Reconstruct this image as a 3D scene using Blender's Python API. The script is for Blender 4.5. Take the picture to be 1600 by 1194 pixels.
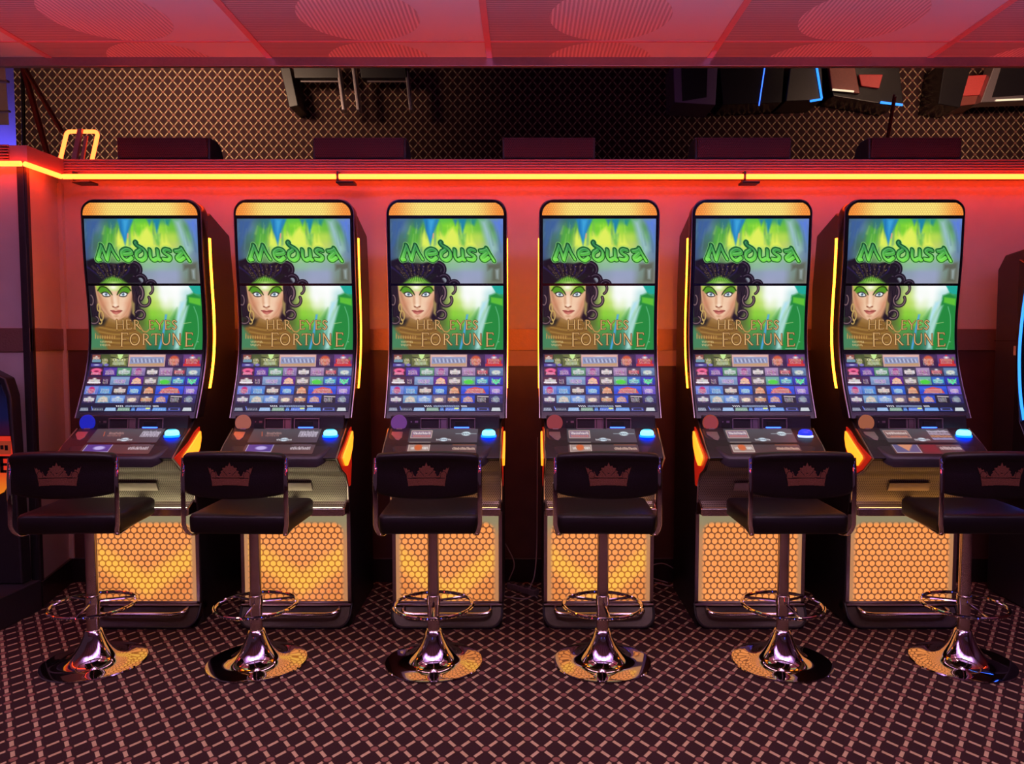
import bpy, math, random
import numpy as np
from mathutils import Vector, Matrix

for o in list(bpy.data.objects):
    bpy.data.objects.remove(o, do_unlink=True)
scene = bpy.context.scene
COL = scene.collection
R = math.radians
PI = math.pi

# ------------------------------------------------------------------ camera
cam_d = bpy.data.cameras.new('camera')
cam = bpy.data.objects.new('camera', cam_d); COL.objects.link(cam)
cam.location = (0, 0, 1.42)
cam.rotation_euler = (R(90 - 3.27), 0, 0)
cam_d.sensor_width = 36; cam_d.lens = 36 * 1190 / 1600; cam_d.shift_x = -0.0125
cam_d.clip_start = 0.05; cam_d.clip_end = 60
scene.camera = cam

# ------------------------------------------------------------------ world, exposure
scene.view_settings.view_transform = 'Standard'
scene.view_settings.look = 'None'
scene.view_settings.exposure = 0
scene.view_settings.gamma = 1
scene.view_settings.use_curve_mapping = False
w = bpy.data.worlds.new('world'); scene.world = w; w.use_nodes = True
w.node_tree.nodes['Background'].inputs[0].default_value = (0.55, 0.24, 0.42, 1)
w.node_tree.nodes['Background'].inputs[1].default_value = 0.07

# ------------------------------------------------------------------ room lamps and added fill lights
def area(name, loc, rot, sx, sy, col, power, spread=180):
    l = bpy.data.lights.new(name, 'AREA'); l.shape = 'RECTANGLE'; l.size = sx; l.size_y = sy
    l.color = col; l.energy = power; l.spread = R(spread)
    o = bpy.data.objects.new(name, l); COL.objects.link(o); o.location = loc; o.rotation_euler = [R(a) for a in rot]
    return o
area('ceiling_lamp', (0, 1.75, 2.9), (0, 0, 0), 5.0, 0.16, (1.0, 0.68, 0.46), 30, 115)  # fill added overhead to brighten the carpet, out of view
area('ceiling_lamp', (0, 3.05, 2.9), (0, 0, 0), 5.0, 0.06, (1.0, 0.50, 0.45), 3, 70)  # weak second fill added overhead, out of view
area('cove_lamp', (0, 1.3, 2.1), (158, 0, 0), 7.0, 0.06, (0.60, 0.38, 1.0), 150, 112)  # added out of view to wash the ceiling violet, no fitting there
area('wall_lamp_blue', (-1.3, -2.0, 1.5), (90, 0, 0), 0.06, 1.4, (0.06, 0.10, 1.0), 3)  # unseen strip added for blue streaks in the chrome
area('wall_lamp_blue', (2.3, -2.0, 1.5), (90, 0, 0), 0.06, 1.4, (0.06, 0.10, 1.0), 3)  # second unseen strip for blue streaks in the chrome
area('wall_lamp_red', (0.6, -2.0, 0.9), (90, 0, 0), 1.0, 0.06, (1.0, 0.04, 0.03), 3)  # unseen strip added for red streaks in the chrome
area('wall_lamp_red', (-2.9, -1.6, 1.3), (90, 0, -20), 0.06, 1.2, (1.0, 0.04, 0.05), 3)  # second unseen strip for red streaks in the chrome
area('rear_room_lamp', (-3.9, 4.95, 2.80), (0, 0, 0), 1.6, 0.5, (1.0, 0.66, 0.42), 62, 100)
area('rear_room_lamp', (4.8, 5.2, 3.45), (0, 0, 0), 0.9, 0.5, (1.0, 0.62, 0.40), 26, 90)
area('rear_room_lamp', (0.8, 5.2, 3.45), (0, 0, 0), 3.0, 0.5, (0.62, 0.25, 0.75), 5)
area('far_wall_lamp', (-5.2, 6.5, 2.95), (100, 0, 0), 2.2, 0.15, (0.07, 0.07, 1.0), 20)

# ------------------------------------------------------------------ materials
def newmat(name):
    m = bpy.data.materials.new(name); m.use_nodes = True
    return m, m.node_tree, m.node_tree.nodes['Principled BSDF']
def mat(name, col, rough=0.5, metal=0.0, coat=0.0, noise=0.0, nscale=60, bump=0.0, emit=None, es=0.0, spec=0.5):
    m, nt, b = newmat(name)
    b.inputs['Base Color'].default_value = (*col, 1)
    b.inputs['Roughness'].default_value = rough; b.inputs['Metallic'].default_value = metal
    b.inputs['Coat Weight'].default_value = coat; b.inputs['Specular IOR Level'].default_value = spec
    if noise or bump:
        tc = nt.nodes.new('ShaderNodeTexCoord'); nz = nt.nodes.new('ShaderNodeTexNoise')
        nz.inputs['Scale'].default_value = nscale; nz.inputs['Detail'].default_value = 4
        nt.links.new(tc.outputs['Object'], nz.inputs['Vector'])
        if noise:
            mx = nt.nodes.new('ShaderNodeMixRGB'); mx.blend_type = 'MULTIPLY'
            mx.inputs[1].default_value = (*col, 1)
            cr = nt.nodes.new('ShaderNodeValToRGB')
            cr.color_ramp.elements[0].color = (1 - noise,) * 3 + (1,); cr.color_ramp.elements[1].color = (1, 1, 1, 1)
            cr.color_ramp.elements[0].position = .3; cr.color_ramp.elements[1].position = .7
            nt.links.new(nz.outputs['Fac'], cr.inputs[0]); nt.links.new(cr.outputs[0], mx.inputs[2])
            mx.inputs[0].default_value = 1; nt.links.new(mx.outputs[0], b.inputs['Base Color'])
        if bump:
            bp = nt.nodes.new('ShaderNodeBump'); bp.inputs['Strength'].default_value = bump; bp.inputs['Distance'].default_value = 0.002
            nt.links.new(nz.outputs['Fac'], bp.inputs['Height']); nt.links.new(bp.outputs[0], b.inputs['Normal'])
    if emit:
        b.inputs['Emission Color'].default_value = (*emit, 1); b.inputs['Emission Strength'].default_value = es
    return m

class NG:
    """tiny helper for maths node graphs"""
    def __init__(s, nt): s.nt = nt
    def m(s, op, a, b=None, c=None):
        n = s.nt.nodes.new('ShaderNodeMath'); n.operation = op
        for i, v in enumerate((a, b, c)):
            if v is None: continue
            if isinstance(v, (int, float)): n.inputs[i].default_value = v
            else: s.nt.links.new(v, n.inputs[i])
        return n.outputs[0]
    def add(s, a, b): return s.m('ADD', a, b)
    def sub(s, a, b): return s.m('SUBTRACT', a, b)
    def mul(s, a, b): return s.m('MULTIPLY', a, b)
    def tri(s, a):                      # distance to nearest integer
        return s.m('ABSOLUTE', s.sub(a, s.m('ROUND', a)))
    def step(s, a, lo, hi):             # 1 below lo .. 0 above hi
        n = s.nt.nodes.new('ShaderNodeMapRange'); n.interpolation_type = 'SMOOTHSTEP'
        n.inputs['From Min'].default_value = lo; n.inputs['From Max'].default_value = hi
        n.inputs['To Min'].default_value = 1; n.inputs['To Max'].default_value = 0
        s.nt.links.new(a, n.inputs['Value']); return n.outputs[0]
    def mix(s, f, c1, c2):
        n = s.nt.nodes.new('ShaderNodeMixRGB')
        for i, v in enumerate((f, c1, c2)):
            if isinstance(v, tuple): n.inputs[i].default_value = (*v, 1)
            elif isinstance(v, (int, float)): n.inputs[i].default_value = v
            else: s.nt.links.new(v, n.inputs[i])
        return n.outputs[0]
    def xyz(s):
        tc = s.nt.nodes.new('ShaderNodeTexCoord'); sp = s.nt.nodes.new('ShaderNodeSeparateXYZ')
        s.nt.links.new(tc.outputs['Object'], sp.inputs[0]); return sp.outputs
    def noise(s, scale, detail=3):
        tc = s.nt.nodes.new('ShaderNodeTexCoord'); nz = s.nt.nodes.new('ShaderNodeTexNoise')
        nz.inputs['Scale'].default_value = scale; nz.inputs['Detail'].default_value = detail
        s.nt.links.new(tc.outputs['Object'], nz.inputs['Vector']); return nz.outputs['Fac']

def carpet_mat(name, pu, pv, x0, y0, th=.088):
    m, nt, b = newmat(name); g = NG(nt); X, Y, Z = g.xyz()
    u = g.mul(g.sub(X, x0), 1 / pu); v = g.mul(g.sub(Y, y0), 1 / pv)
    p = g.add(u, v); q = g.sub(u, v)
    dp = g.tri(p); dq = g.tri(q)
    hp = g.sub(0.5, dp); hq = g.sub(0.5, dq)          # distance from half-way
    def dash(d, h):
        a = g.step(g.m('MAXIMUM', g.mul(d, 1 / th), g.mul(h, 1 / .255)), 0.85, 1.1)
        return a
    d = g.m('MAXIMUM', dash(dp, hq), dash(dq, hp))
    du = g.tri(u); dv = g.tri(v); hu = g.sub(.5, du); hv = g.sub(.5, dv)
    n1 = g.m('SQRT', g.add(g.m('POWER', g.mul(du, 1 / .145), 2), g.m('POWER', g.mul(dv, 1 / .115), 2)))
    n2 = g.m('SQRT', g.add(g.m('POWER', g.mul(hu, 1 / .145), 2), g.m('POWER', g.mul(hv, 1 / .115), 2)))
    nd = g.step(g.m('MINIMUM', n1, n2), 0.75, 1.1)
    nz = g.noise(260, 4); nb = g.noise(3.5, 3)
    base = g.mix(nz, (.024, .010, .012), (.046, .019, .021))
    c = g.mix(nd, base, g.mix(g.noise(420, 2), (.13, .050, .045), (.38, .17, .13)))
    c = g.mix(d, c, g.mix(nz, (.40, .28, .17), (.60, .44, .27)))
    wear = g.mix(nb, (.8, .8, .8), (1, 1, 1))
    mm = nt.nodes.new('ShaderNodeMixRGB'); mm.blend_type = 'MULTIPLY'; mm.inputs[0].default_value = 1
    nt.links.new(c, mm.inputs[1]); nt.links.new(wear, mm.inputs[2])
    nt.links.new(mm.outputs[0], b.inputs['Base Color'])
    b.inputs['Roughness'].default_value = .95; b.inputs['Specular IOR Level'].default_value = .15
    bp = nt.nodes.new('ShaderNodeBump'); bp.inputs['Strength'].default_value = .5; bp.inputs['Distance'].default_value = .003
    nt.links.new(g.add(nz, g.mul(d, .6)), bp.inputs['Height']); nt.links.new(bp.outputs[0], b.inputs['Normal'])
    return m

def ceiling_mat():
    m, nt, b = newmat('ribbed_ceiling_tile'); g = NG(nt); X, Y, Z = g.xyz()
    u = g.mul(g.sub(X, -0.192), 1 / 1.2); v = g.mul(g.sub(Y, 4.02), 1 / .6)
    fu = g.m('FRACT', u); fv = g.m('FRACT', v)
    dx = g.mul(g.sub(fu, .5), 1.2); dy = g.mul(g.sub(fv, .5), .6)
    rr = g.m('SQRT', g.add(g.mul(dx, dx), g.mul(dy, dy)))
    circ = g.step(rr, .288, .292)
    left = g.step(fu, .485, .488)
    sx = g.step(g.tri(g.mul(X, 1 / .0205)), .16, .30)      # ribs running in depth
    sy = g.step(g.tri(g.mul(Y, 1 / .0205)), .16, .30)      # ribs running across
    ribs = g.add(g.mul(circ, sx), g.mul(g.mul(g.sub(1, circ), left), sy))
    inrib = g.m('MAXIMUM', circ, left)
    nz = g.noise(320, 3)
    plain = g.mix(nz, (.70, .66, .70), (.80, .77, .80))
    c = g.mix(inrib, plain, g.mix(circ, (.56, .46, .47), (.88, .72, .72)))
    c = g.mix(g.mul(ribs, .40), c, (.16, .11, .12))
    nt.links.new(c, b.inputs['Base Color']); b.inputs['Roughness'].default_value = .75
    bp = nt.nodes.new('ShaderNodeBump'); bp.inputs['Strength'].default_value = .6; bp.inputs['Distance'].default_value = .004
    bp.invert = True
    nt.links.new(g.add(ribs, g.mul(nz, .06)), bp.inputs['Height']); nt.links.new(bp.outputs[0], b.inputs['Normal'])
    return m

def hexdots(g, U, V, pitch, rad, soft=.08):
    """mask of round dots on a staggered hexagonal grid"""
    py = pitch * math.sqrt(3)
    def one(ou, ov):
        a = g.mul(g.tri(g.add(g.mul(U, 1 / pitch), ou)), pitch)
        c = g.mul(g.tri(g.add(g.mul(V, 1 / py), ov)), py)
        return g.m('SQRT', g.add(g.mul(a, a), g.mul(c, c)))
    d = g.m('MINIMUM', one(0, 0), one(.5, .5))
    return g.step(d, rad * (1 - soft), rad * (1 + soft))

def emit_mix(nt, b, col, strength):
    nt.links.new(col, b.inputs['Emission Color']); b.inputs['Emission Strength'].default_value = strength

def lamp_panel_mat(name, amp, cx, k, w0):
    """orange back-lit honeycomb lamp; the LEDs behind glow in a V whose foot is at cx (amp 0 = even)"""
    m, nt, b = newmat(name); g = NG(nt); X, Y, Z = g.xyz()
    d = hexdots(g, X, Z, .0322, .0134, .07)
    # rounded window of the honeycomb
    hw, zc, hh = .236, .318, .196
    ax = g.m('MAXIMUM', g.sub(g.m('ABSOLUTE', X), hw - .05), 0.0)
    az = g.m('MAXIMUM', g.sub(g.sub(Z, zc), hh - .05), 0.0)
    win = g.step(g.m('SQRT', g.add(g.mul(ax, ax), g.mul(az, az))), .035, .058)
    arm = g.m('ABSOLUTE', g.sub(g.sub(Z, k), g.mul(g.m('ABSOLUTE', g.sub(X, cx)), w0)))
    vee = g.mul(g.step(arm, .015, .095), amp)
    low = g.mul(g.step(g.sub(g.sub(Z, k), g.mul(g.m('ABSOLUTE', g.sub(X, cx)), w0)), -.15, -.03), .85 if amp else 0.0)
    hole = g.mix(vee, (1.0, .34, .085), (1.0, .52, .075))
    hole = g.mix(low, hole, (.80, .25, .055))
    gap = g.mix(vee, (.22, .065, .020), (.50, .16, .02))
    c = g.mix(d, gap, hole)
    c = g.mix(win, g.mix(g.step(Z, .40, .54), (.27, .235, .13), (.50, .22, .09)), c)
    b.inputs['Base Color'].default_value = (.10, .08, .05, 1); b.inputs['Roughness'].default_value = .25
    emit_mix(nt, b, c, 1.0)
    return m

def header_mat():
    m, nt, b = newmat('amber_honeycomb_lamp'); g = NG(nt); X, Y, Z = g.xyz()
    d = hexdots(g, X, Z, .0116, .0056, .35)
    side = g.step(g.m('ABSOLUTE', X), .12, .27)
    hole = g.mix(side, (1.0, .31, .04), (1.0, .80, .20))
    gap = g.mix(side, (.20, .05, .01), (.38, .17, .02))
    b.inputs['Base Color'].default_value = (.1, .06, .02, 1); b.inputs['Roughness'].default_value = .3
    emit_mix(nt, b, g.mix(d, gap, hole), 1.0)
    return m

def led_strip_mat():
    m, nt, b = newmat('amber_led_strip'); g = NG(nt); X, Y, Z = g.xyz()
    d = g.step(g.tri(g.mul(Z, 1 / .012)), .15, .48)
    emit_mix(nt, b, g.mix(d, (1.0, .16, .006), (1.0, .21, .009)), 17.0)
    b.inputs['Base Color'].default_value = (.3, .2, .05, 1)
    return m

def perf_mat(name, base, hole, pitch=.0085, rad=.0026, rough=.45, metal=.6, plane='XZ'):
    m, nt, b = newmat(name); g = NG(nt); X, Y, Z = g.xyz()
    d = hexdots(g, X, Z, pitch, rad, .3)
    nt.links.new(g.mix(d, base, hole), b.inputs['Base Color'])
    b.inputs['Roughness'].default_value = rough; b.inputs['Metallic'].default_value = metal
    bp = nt.nodes.new('ShaderNodeBump'); bp.inputs['Strength'].default_value = .4; bp.inputs['Distance'].default_value = .001; bp.invert = True
    nt.links.new(d, bp.inputs['Height']); nt.links.new(bp.outputs[0], b.inputs['Normal'])
    return m

def screen_mat(name, strength=1.0):
    m, nt, b = newmat(name)
    a = nt.nodes.new('ShaderNodeAttribute'); a.attribute_name = 'picture'
    b.inputs['Base Color'].default_value = (.01, .01, .01, 1); b.inputs['Roughness'].default_value = .3; b.inputs['Specular IOR Level'].default_value = .25
    emit_mix(nt, b, a.outputs['Color'], strength)
    return m

def band_mat():
    m, nt, b = newmat('hammered_metal_band'); g = NG(nt)
    vz = nt.nodes.new('ShaderNodeTexVoronoi'); vz.inputs['Scale'].default_value = 90
    tc = nt.nodes.new('ShaderNodeTexCoord'); nt.links.new(tc.outputs['Object'], vz.inputs['Vector'])
    b.inputs['Base Color'].default_value = (.30, .17, .13, 1); b.inputs['Metallic'].default_value = .6; b.inputs['Roughness'].default_value = .38
    bp = nt.nodes.new('ShaderNodeBump'); bp.inputs['Strength'].default_value = .35; bp.inputs['Distance'].default_value = .002
    nt.links.new(vz.outputs['Distance'], bp.inputs['Height']); nt.links.new(bp.outputs[0], b.inputs['Normal'])
    return m

M = dict(
    black=mat('black_gloss_plastic', (.012, .010, .012), .22, noise=.2),
    satin=mat('black_satin_plastic', (.016, .013, .016), .42, noise=.3, bump=.1),
    console=mat('dark_console_plastic', (.030, .023, .028), .38, noise=.2, nscale=200, bump=.1),
    chrome=mat('polished_chrome', (.80, .74, .76), .045, 1.0, noise=.08, nscale=14),
    chrome2=mat('brushed_chrome', (.62, .52, .54), .18, 1.0, noise=.15, nscale=30),
    silver=mat('silver_edge_trim', (.42, .36, .36), .28, 1.0, noise=.1),
    leather=mat('black_leatherette', (.009, .005, .008), .42, noise=.35, nscale=300, bump=.35, spec=.32),
    crown=mat('rust_embroidery', (.17, .045, .022), .8, noise=.5, nscale=420, bump=.6),
    wall_up=mat('pale_laminate', (.52, .42, .36), .45, noise=.10, nscale=5, bump=.05),
    wall_low=mat('dark_brown_laminate', (.085, .035, .03), .4, noise=.25, nscale=8, bump=.05),
    wall_strip=mat('light_laminate_strip', (.50, .32, .22), .5, noise=.1, nscale=8),  # pale tone paints the light on the wall below the band
    skirting=mat('black_skirting', (.02, .012, .014), .35, noise=.2),
    fascia=mat('ribbed_aluminium', (.36, .17, .15), .4, .3, noise=.05),
    tbar=mat('ceiling_grid_metal', (.92, .34, .33), .35, 0, noise=.05, coat=.5),  # red light of the neon put into the grid's base colour
    edge=mat('ceiling_edge_metal', (.40, .34, .36), .30, .8, noise=.1),
    boxred=perf_mat('perforated_black_mesh', (.07, .022, .02), (.006, .003, .003), .010, .0032, .35, .3),
    neon=mat('red_neon', (.8, .3, .1), .3, emit=(1.0, .045, .006), es=20.0),
    neon_dim=mat('red_neon_loop', (.8, .3, .1), .3, emit=(1.0, .085, .015), es=8.0),  # glow standing for neon reflected in the mirror
    blue=mat('blue_led', (.05, .1, .4), .3, emit=(.03, .12, 1.0), es=4.0),
    cyan=mat('cyan_led', (.05, .1, .4), .3, emit=(.02, .24, 1.0), es=2.2),
    button=mat('lit_blue_button', (.1, .5, .8), .2, emit=(.22, .75, 1.0), es=1.9),
    button_top=mat('lit_button_cap', (.1, .5, .6), .2, emit=(.02, .50, .62), es=1.0),
    halo=mat('lit_button_ring', (.05, .1, .4), .3, emit=(.0, .035, 1.0), es=14),
    wedge=mat('amber_side_lens', (.6, .3, .1), .3, emit=(1.0, .33, .012), es=1.7),
    redlens=mat('red_side_housing', (.55, .03, .02), .25, emit=(1.0, .03, .01), es=.22),
    header=header_mat(), strip=led_strip_mat(), band=band_mat(),
    cable=mat('grey_cable', (.30, .22, .22), .5, noise=.1),
    powerbar=mat('dusty_power_strip', (.20, .13, .14), .5, noise=.3, nscale=90),
    slotframe=mat('mauve_metal_frame', (.46, .34, .36), .32, .8, noise=.1),
    hollow=mat('black_recess', (.004, .003, .004), .6, noise=.1),
    blueslot=mat('blue_lit_slot', (.02, .03, .2), .3, emit=(.03, .04, .80), es=.9),
    mirror=mat('mirror_glass', (.86, .84, .86), .006, 1.0),
)
_tcn = M['mirror'].node_tree
# ------------------------------------------------------------------ mesh helper
class MB:
    def __init__(s): s.v = []; s.f = []
    def add(s, vs, fs):
        o = len(s.v); s.v += [tuple(map(float, p)) for p in vs]; s.f += [tuple(i + o for i in f) for f in fs]; return s
    def box(s, x0, x1, y0, y1, z0, z1):
        return s.add([(x0,y0,z0),(x1,y0,z0),(x1,y1,z0),(x0,y1,z0),(x0,y0,z1),(x1,y0,z1),(x1,y1,z1),(x0,y1,z1)],
                     [(0,3,2,1),(4,5,6,7),(0,1,5,4),(1,2,6,5),(2,3,7,6),(3,0,4,7)])
    def prism(s, poly, a, b, axis='x'):
        n = len(poly)
        f = {'x': lambda t, p: (t, p[0], p[1]), 'y': lambda t, p: (p[0], t, p[1]), 'z': lambda t, p: (p[0], p[1], t)}[axis]
        vs = [f(a, p) for p in poly] + [f(b, p) for p in poly]
        fs = [tuple(range(n)), tuple(reversed(range(n, 2 * n)))] + [(i, n + i, n + (i + 1) % n, (i + 1) % n) for i in range(n)]
        return s.add(vs, fs)
    def loft(s, rings, caps=True, closed=True):
        n = len(rings[0]); vs = [p for r in rings for p in r]; fs = []
        for k in range(len(rings) - 1):
            for i in range(n if closed else n - 1):
                j = (i + 1) % n
                fs.append((k*n+i, k*n+j, (k+1)*n+j, (k+1)*n+i))
        if caps and closed: fs += [tuple(reversed(range(n))), tuple(range((len(rings)-1)*n, len(rings)*n))]
        return s.add(vs, fs)
    def tube(s, path, r, n=10, closed=False, rad=None):
        P = [Vector(p) for p in path]; L = len(P); rings = []; up = None
        for i in range(L):
            if closed: t = P[(i+1) % L] - P[i-1]
            else: t = P[min(i+1, L-1)] - P[max(i-1, 0)]
            t.normalize()
            if up is None:
                up = Vector((0,0,1)) if abs(t.z) < .9 else Vector((1,0,0))
            a = t.cross(up).normalized(); bb = a.cross(t).normalized(); up = bb
            rr = rad[i] if rad else r
            rings.append([P[i] + (a*math.cos(2*PI*k/n) + bb*math.sin(2*PI*k/n))*rr for k in range(n)])
        if closed: rings.append(rings[0])
        return s.loft(rings, caps=not closed)
    def bar(s, path, w, t):
        """flat bar whose width lies along x, path in a y-z plane (x may drift)"""
        P = [Vector(p) for p in path]; L = len(P); rings = []
        for i in range(L):
            d = P[min(i+1, L-1)] - P[max(i-1, 0)]; d.x = 0; d.normalize(); nrm = Vector((0, -d.z, d.y))
            X = Vector((w/2, 0, 0)); e = nrm * (t/2)
            rings.append([P[i]-X*.75-e, P[i]+X*.75-e, P[i]+X-e*.3, P[i]+X+e*.3, P[i]+X*.75+e, P[i]-X*.75+e, P[i]-X+e*.3, P[i]-X-e*.3])
        return s.loft(rings)
    def lathe(s, prof, cx=0, cy=0, cz=0, n=48):
        rings = [[(cx + r*math.cos(2*PI*k/n), cy + r*math.sin(2*PI*k/n), cz + z) for k in range(n)] for r, z in prof]
        return s.loft(rings)
    def build(s, name, m, parent=None, smooth=True, bevel=0, segs=3, angle=35):
        me = bpy.data.meshes.new(name); me.from_pydata(s.v, [], s.f); me.validate(); me.update()
        me.materials.append(m)
        if smooth:
            me.shade_smooth(); me.set_sharp_from_angle(angle=R(angle))
        o = bpy.data.objects.new(name, me); COL.objects.link(o)
        if parent: o.parent = parent
        if bevel:
            b = o.modifiers.new('bevel', 'BEVEL'); b.width = bevel; b.segments = segs; b.limit_method = 'ANGLE'; b.angle_limit = R(40)
            b.harden_normals = True
        return o

def tag(o, label=None, cat=None, group=None, kind=None):
    if label: o['label'] = label
    if cat: o['category'] = cat
    if group: o['group'] = group
    if kind: o['kind'] = kind
    return o
def empty(name, loc, rz=0):
    o = bpy.data.objects.new(name, None); COL.objects.link(o); o.location = loc; o.rotation_euler = (0, 0, rz); o.empty_display_size = .1
    return o
def struct(name, mb, m, **k):
    o = mb.build(name, m, **k); o['kind'] = 'structure'; return o
def kids(o): return [c for c in bpy.data.objects if c.parent == o]
def copy_tree(o, parent=None):
    c = o.copy(); COL.objects.link(c); c.parent = parent
    for ch in kids(o): copy_tree(ch, c)
    return c
def setmat(root, name, m):
    for c in kids(root):
        if c.name.split('.')[0] == name:
            c.material_slots[0].link = 'OBJECT'; c.material_slots[0].material = m
        setmat(c, name, m)

# ------------------------------------------------------------------ ROOM
CZ = 2.95
floor = struct('floor', MB().box(-6, 6, -4, 4.5, -.05, 0), carpet_mat('diamond_lattice_carpet', .0966, .1335, -.0865, 2.496), smooth=False)
ceil = struct('ceiling', MB().box(-6, 6, -3, 4.24, CZ, CZ + .04), ceiling_mat(), smooth=False)
k = 0
for i in range(-5, 6):
    x = -0.192 + 1.2 * i; k += 1
    struct('trim_%d' % k, MB().box(x - .016, x + .016, -3, 4.25, CZ - .006, CZ + .002), M['tbar'], smooth=False)
for j in range(-8, 1):
    y = 4.02 + .6 * j; k += 1
    struct('trim_%d' % k, MB().box(-6, 6, y - .007, y + .007, CZ - .004, CZ + .002), M['tbar'], smooth=False)
k += 1
struct('trim_%d' % k, MB().box(-6, 6, 4.24, 4.275, 2.902, 3.02), M['edge'], smooth=False, bevel=.004)

# back partition: upper pale laminate, metal band, dark lower laminate
XJ, YL, YW = -2.56, 3.97, 4.40
XF = -2.66                                       # the short return wall runs slightly aslant, from XJ in front to XF behind
wb = MB().box(XF, 6, YW, YW + .08, 0, 2.33)
wall_back = struct('wall_back', wb, M['wall_up'], smooth=False)
def slab(name, mb, m, parent, **k2):
    o = mb.build(name, m, parent, **k2); return o
slab('lower_panel', MB().box(XF + .02, 6, YW - .012, YW + .001, .0, 1.352), M['wall_low'], wall_back, smooth=False)
slab('panel_strip', MB().box(-.62, 1.30, YW - .017, YW - .011, 1.262, 1.352), M['wall_strip'], wall_back, smooth=False)  # pale strip painted in for the lit part of the wall
slab('metal_band', MB().box(XF + .006, 6, YW - .022, YW + .001, 1.352, 1.475), M['band'], wall_back, smooth=False, bevel=.002)
slab('corner_post', MB().box(XF + .0, XF + .03, YW - .025, YW - .0, 0.14, 2.3), M['wall_up'], wall_back, smooth=False)
wj = struct('wall_jog', MB().prism([(XJ, YL), (XF, YW), (XF, YW + .08), (XJ - .2, YW + .08), (XJ - .2, YL)], 0, 2.33, 'z'), M['wall_up'], smooth=False)
slab('metal_band', MB().prism([(XJ - .01, YL - .004), (XJ + .006, YL - .004), (XF + .010, YW), (XF - .01, YW)], 1.352, 1.475, 'z'), M['band'], wj, smooth=False, bevel=.002)
wl = struct('wall_left', MB().box(-6, XJ - .03, YL - .001, YL + .1, 0, 2.33), M['wall_up'], smooth=False)
slab('metal_band', MB().box(-6, XJ + .006, YL - .012, YL + .001, 1.352, 1.475), M['band'], wl, smooth=False, bevel=.002)
slab('corner_strip', MB().box(XJ - .045, XJ - .008, YL - .014, YL + .002, .0, 2.3), M['satin'], wl, smooth=False, bevel=.003)
slab('edge_strip', MB().box(XJ - .006, XJ + .006, YL - .012, YL + .01, .0, 2.3), M['skirting'], wl, smooth=False)
struct('baseboard_back', MB().box(XF + .02, 6, YW - .03, YW - .011, 0, .139), M['skirting'], smooth=False, bevel=.003)
struct('baseboard_left', MB().prism([(XJ - .001, YL - .02), (XJ + .016, YL - .02), (XF + .02, YW - .011), (XF, YW - .011)], 0, .139, 'z'), M['skirting'], smooth=False, bevel=.003)
# side and rear walls that close the hall
struct('wall_right', MB().box(4.6, 4.7, -3, 4.4, 0, 2.95), M['wall_low'], smooth=False)

# shelf and ribbed fascia above the machines
def fascia(x0, x1, y, name, kk, side=False):
    pts = []
    z = 2.318
    prof = [(y + .02, z)]
    while z < 2.392:
        prof += [(y, z + .002), (y - .011, z + .004), (y - .011, z + .009), (y, z + .013)]; z += .0145
    prof += [(y, 2.398), (y + .02, 2.402), (y + .22, 2.402), (y + .22, 2.318)]
    return struct(name, MB().prism(prof, x0, x1), M['fascia'], smooth=False)
fascia(XJ - .02, 6, 4.25, 'trim_30', 0)
fascia(-6, XJ - .06, 3.93, 'trim_31', 0)
struct('trim_32', MB().prism([(XJ - .09, 3.93), (XJ + .03, 3.93), (XJ + .03, 4.26), (XJ - .09, 4.26)], 2.318, 2.400, 'z'), M['fascia'], smooth=False)

def neon(name, path, label, m=M['neon'], r=.0135, group='red neon tubes along the shelf edge', cat='neon light'):
    o = MB().tube(path, r, 14).build(name, m); tag(o, label, cat, group); return o
neon('neon_tube', [(XJ + .045, 4.206, 2.301), (-1.03, 4.206, 2.301)], 'neon tube section left of the first joint, above the two left slot machines')
neon('neon_tube', [(-1.012, 4.206, 2.301), (1.19, 4.206, 2.301)], 'middle neon tube section between the two joints, above the centre slot machines')
neon('neon_tube', [(1.208, 4.206, 2.301), (4.4, 4.206, 2.301)], 'neon tube section right of the second joint, running to the right picture edge')
neon('neon_tube', [(XJ + .036, 4.20, 2.300), (XJ + .036, 3.905, 2.300)], 'short slanting neon tube at the left wall corner')
neon('neon_tube', [(XJ + .02, 3.895, 2.300), (-5.5, 3.895, 2.300)], 'neon tube at far left, on the nearer wall shelf')
for x, lb in ((-1.02, 'dark bracket under the left joint of the neon tube'), (1.20, 'dark bracket under the right joint of the neon tube'), (-2.46, 'small dark bracket under the neon tube by the left corner')):
    o = MB().box(x - .012, x + .085, 4.21, 4.30, 2.268, 2.282).build('neon_bracket', M['satin'], bevel=.004)
    tag(o, lb, 'bracket', 'brackets under the neon tube')
    MB().box(x - .006, x + .006, 4.205, 4.262, 2.282, 2.330).build('clip', M['satin'], o, bevel=.002)

# boxes with perforated fronts on the shelf
bx = [(-2.277, -1.757), (-1.183, -.663), (-.126, .394), (.95, 1.488), (1.919, 2.439)]
bl = ['leftmost perforated dark box on the shelf, beside the neon loop', 'perforated dark box on the shelf, second from the left',
      'perforated dark box on the shelf, middle of the five', 'perforated dark box on the shelf, fourth from the left', 'rightmost perforated dark box on the shelf']
for (a, b_), lb in zip(bx, bl):
    a *= .984; b_ *= .984; t = empty('speaker_box', ((a + b_) / 2, 4.250, 2.402)); tag(t, lb, 'speaker', 'dark boxes standing on the shelf'); h = (b_ - a) / 2
    prof = [(0, .0), (0, .112), (.01, .122), (.11, .122), (.16, .10), (.19, .05), (.195, 0)]
    MB().prism(prof, -h, h).build('housing', M['satin'], t, bevel=.006)
    MB().prism([(.002, .006), (-.004, .006), (-.022, .114), (.002, .114)], -h + .012, h - .012).build('grille', M['boxred'], t, bevel=.001)

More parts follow.
